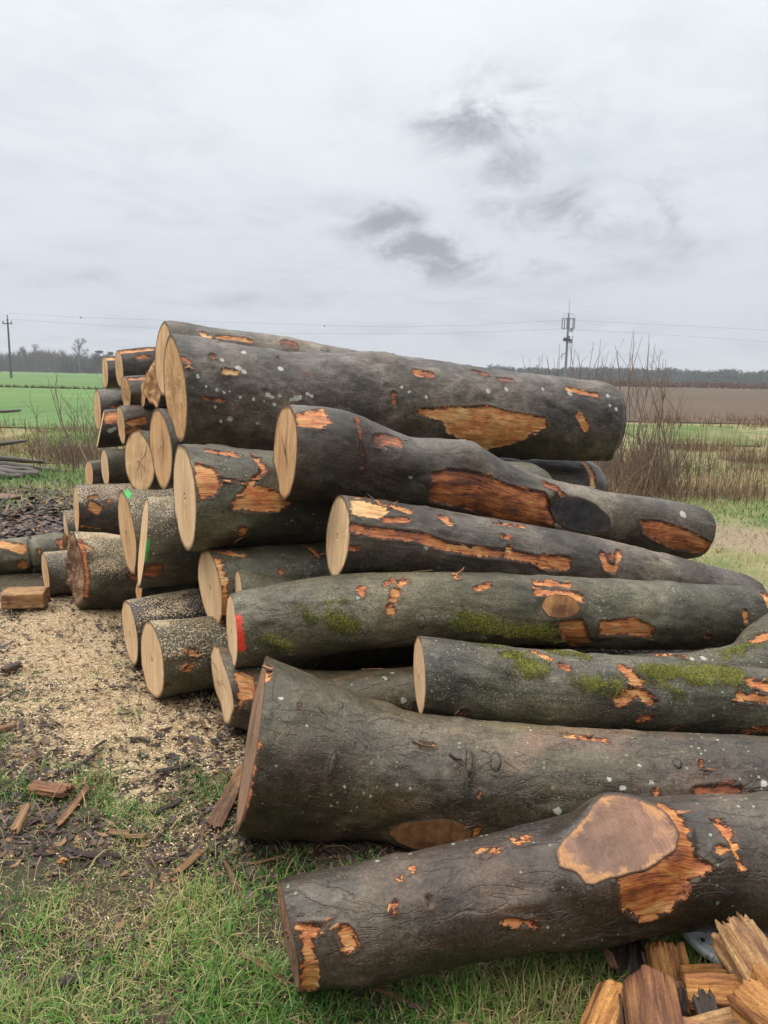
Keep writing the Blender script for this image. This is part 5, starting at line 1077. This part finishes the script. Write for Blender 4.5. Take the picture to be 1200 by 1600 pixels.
# twigs and bits on the wide butt log
def onlog(px,py,off=.004):
    dg=bpy.context.evaluated_depsgraph_get(); d=px_ray(px,py); r=bpy.context.scene.ray_cast(dg,tuple(CAMP),tuple(d)); return np.array(r[1])+np.array(r[2])*off if r[0] else None
def litbit(name,pxs,r,label,mat,cat):
    P=[onlog(*p,off=r*1.2) for p in pxs]; P=[p for p in P if p is not None]
    if len(P)<2: return
    n_=5; t=np.linspace(0,len(P)-1,max(6,len(P)*n_)); P=np.array(P); Q=np.stack([np.interp(t,np.arange(len(P)),P[:,i]) for i in range(3)],1)
    v,f=tube(Q,np.linspace(r,r*.5,len(Q)),6); o=mesh_np(name,v,f,mat,origin=tuple(Q[0])); tag(o,label,cat)
bpy.context.view_layer.update()
litbit('twig',[(715,1190),(725,1195),(731,1213),(727,1238)],.0022,'curved brown twig with a curled leaf on the wide butt log',M_BRANCH,'twig')
litbit('twig',[(735,1205),(760,1192),(780,1182)],.0015,'thin straw stalk slanting up on the wide butt log',M_DRY,'twig')
litbit('twig',[(752,1172),(790,1190),(812,1205)],.0015,'straw stalk slanting down on the right of the wide butt log',M_DRY,'twig')
litbit('twig',[(672,1217),(720,1219)],.0015,'short level straw on the wide butt log',M_DRY,'twig')
litbit('twig',[(498,1106),(512,1120),(507,1138)],.0014,'tiny pale twig near the flared end of the wide butt log',M_DRY,'twig')
litbit('bark_scrap',[(645,1159),(660,1166),(678,1167)],.004,'small curled brown bark scrap on the wide butt log',F_STRIP,'bark scrap')
litbit('leaf',[(703,1180),(710,1186),(722,1188)],.006,'curled red brown leaf lying on the wide butt log',M_LEAF,'leaf')
litbit('stick',[(565,1047),(600,1046),(597,1048)],.003,'thin orange splinter in the dark gap under the red painted log',F_STRIP,'splinter')
litbit('bark_strip',[(645,893),(660,891),(676,890)],.004,'thin orange bark strip on top of the red painted log',F_STRIP,'bark strip')
litbit('stick',[(826,880),(845,890),(863,898)],.004,'pale stick between the striped log and the red painted log',M_DRY,'stick')
# ------------------------------------------------------------------ sky, sun, camera
sc=bpy.context.scene
w=bpy.data.worlds.new("World"); sc.world=w; w.use_nodes=True; t=w.node_tree; t.nodes.clear()
SUN_EL=math.radians(58); SUN_AZ=math.radians(-75)   # behind the cloud, high on the left ahead
sk=t.nodes.new('ShaderNodeTexSky'); sk.sky_type='NISHITA'; sk.sun_disc=False; sk.sun_elevation=SUN_EL; sk.sun_rotation=SUN_AZ; sk.air_density=1.0; sk.dust_density=4.0
class W(N):
    def __init__(s,t): s.t=t; s._c={}
n=W(t)
tc=t.nodes.new('ShaderNodeTexCoord').outputs['Generated']
sep=t.nodes.new('ShaderNodeSeparateXYZ'); t.links.new(tc,sep.inputs[0])
# project the view direction onto a flat cloud layer
zz=n.math('MAXIMUM',n.math('ADD',sep.outputs[2],.12),.02)
cv=t.nodes.new('ShaderNodeCombineXYZ'); n.put(cv.inputs[0],n.math('DIVIDE',sep.outputs[0],zz)); n.put(cv.inputs[1],n.math('DIVIDE',sep.outputs[1],zz))
big=n.noise(cv.outputs[0],.75,5,.55,.3); med=n.noise(cv.outputs[0],2.6,6,.6,.4); fine=n.noise(cv.outputs[0],7,5,.6,.3)
el=sep.outputs[2]
basec=n.ramp(el,[(0.0,(6.35,6.7,7.45)),(.06,(6.5,6.85,7.6)),(.25,(7.1,7.4,8.0)),(.55,(8.5,8.75,9.0)),(1.0,(8.6,8.8,9.0))]) if False else None
r=t.nodes.new('ShaderNodeMapRange'); n.put(r.inputs[0],el); 
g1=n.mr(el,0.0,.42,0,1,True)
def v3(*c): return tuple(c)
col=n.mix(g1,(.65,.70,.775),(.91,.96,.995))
shade=n.math('ADD',n.math('MULTIPLY',n.math('SUBTRACT',big,.5),1.2),n.math('MULTIPLY',n.math('SUBTRACT',med,.5),.55))
col=n.mix(1.0,col,n.ramp(n.math('ADD',shade,.5),[(.25,(.83,.845,.87)),(.5,(1,1,1)),(.75,(1.06,1.06,1.05))]),'MULTIPLY')
# separate darker cloud shreds, each at its own bearing
blob=None
for px,py,rx,ry,s in ((600,350,65,32,.8),(650,385,85,32,.85),(710,412,85,26,.75),(835,420,50,16,.5),(740,195,95,60,.5),(810,180,90,50,.45),(790,270,80,60,.48),(820,320,70,45,.45),(930,320,110,46,.66),(1000,335,80,40,.6),(960,360,80,20,.5),(880,290,50,30,.3),(150,435,60,16,.34),(1100,380,90,40,.30),(260,230,160,50,.16),(700,110,120,40,.25),(420,470,120,14,.3),(1010,420,60,20,.22)):
    d=px_ray(px,py); e1=nrm(np.cross(d,ZUP)); e2=np.cross(e1,d)
    def dot(v):
        q=t.nodes.new('ShaderNodeVectorMath'); q.operation='DOT_PRODUCT'; t.links.new(tc,q.inputs[0]); q.inputs[1].default_value=tuple(v); return q.outputs['Value']
    a=n.math('DIVIDE',dot(e1),rx/F_PX); b=n.math('DIVIDE',dot(e2),ry/F_PX)
    f=n.math('DIVIDE',dot(d),1.0)
    rr=n.math('ADD',n.math('MULTIPLY',a,a),n.math('MULTIPLY',b,b)); g_=n.math('MULTIPLY',n.math('EXPONENT',n.math('MULTIPLY',rr,-.8)),s)
    g_=n.math('MULTIPLY',g_,n.math('GREATER_THAN',dot(d),0))
    blob=g_ if blob is None else n.math('MAXIMUM',blob,g_)
wis=t.nodes.new('ShaderNodeMapping'); n.put(wis.inputs[0],tc); wis.inputs['Scale'].default_value=(9,9,15)
wn=n.noise(wis.outputs[0],1,7,.62,.5)
bm=n.mr(n.math('MULTIPLY',blob,n.math('ADD',n.math('MULTIPLY',n.math('SUBTRACT',wn,.38),4.6),0)),.02,.72,0,1,True)
col=n.mix(n.math('MULTIPLY',bm,1.0),col,(.385,.415,.47))
# overcast: the zenith is far brighter than the part near the horizon
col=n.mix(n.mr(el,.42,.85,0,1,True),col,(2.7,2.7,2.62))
# added: unseen low sky behind the camera darkened so log fronts stay dark
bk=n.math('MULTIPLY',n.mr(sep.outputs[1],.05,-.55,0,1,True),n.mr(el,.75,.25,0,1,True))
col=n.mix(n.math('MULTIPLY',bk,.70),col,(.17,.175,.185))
ml=t.nodes.new('ShaderNodeVectorMath'); ml.operation='SCALE'; t.links.new(col,ml.inputs[0]); ml.inputs['Scale'].default_value=10.0
col=n.mix(.94,sk.outputs[0],ml.outputs[0])
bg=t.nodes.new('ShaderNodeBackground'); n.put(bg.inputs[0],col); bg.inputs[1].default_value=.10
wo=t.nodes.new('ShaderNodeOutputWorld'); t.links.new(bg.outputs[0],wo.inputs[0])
sd=bpy.data.lights.new('sun','SUN'); sd.energy=1.3; sd.angle=math.radians(22); sd.color=(1,.965,.92)
so=bpy.data.objects.new('sun',sd); C.objects.link(so)
import mathutils
dirv=mathutils.Vector((math.sin(SUN_AZ)*math.cos(SUN_EL),math.cos(SUN_AZ)*math.cos(SUN_EL),math.sin(SUN_EL)))
so.rotation_euler=dirv.to_track_quat('Z','Y').to_euler(); so.location=(0,0,20)
cd=bpy.data.cameras.new('camera'); cam=bpy.data.objects.new('camera',cd); C.objects.link(cam); sc.camera=cam
cd.sensor_fit='VERTICAL'; cd.sensor_height=24.0; cd.sensor_width=18.0; cd.lens=F_PX/1600*24; cd.clip_start=.05; cd.clip_end=6000
hz=Acc().box((0,950,24),(2030,1080,25.6)).build('haze',None,smooth=False)
tag(hz,'thin pale haze in the damp air over the whole place','haze',kind='stuff')
m=bpy.data.materials.new('haze'); m.use_nodes=True; nt_=m.node_tree; nt_.nodes.clear(); o_=nt_.nodes.new('ShaderNodeOutputMaterial'); v_=nt_.nodes.new('ShaderNodeVolumePrincipled')
v_.inputs['Color'].default_value=(.93,.95,1,1); v_.inputs['Density'].default_value=.00042; v_.inputs['Anisotropy'].default_value=.2; nt_.links.new(v_.outputs[0],o_.inputs['Volume']); hz.data.materials.append(m)
cam.matrix_world=mathutils.Matrix(((RT[0],UP[0],-FW[0],0),(RT[1],UP[1],-FW[1],0),(RT[2],UP[2],-FW[2],CAM_H),(0,0,0,1)))
sc.render.resolution_x=768; sc.render.resolution_y=1024
sc.view_settings.view_transform='Standard'; sc.view_settings.look='None'; sc.view_settings.gamma=1; sc.view_settings.exposure=0.0
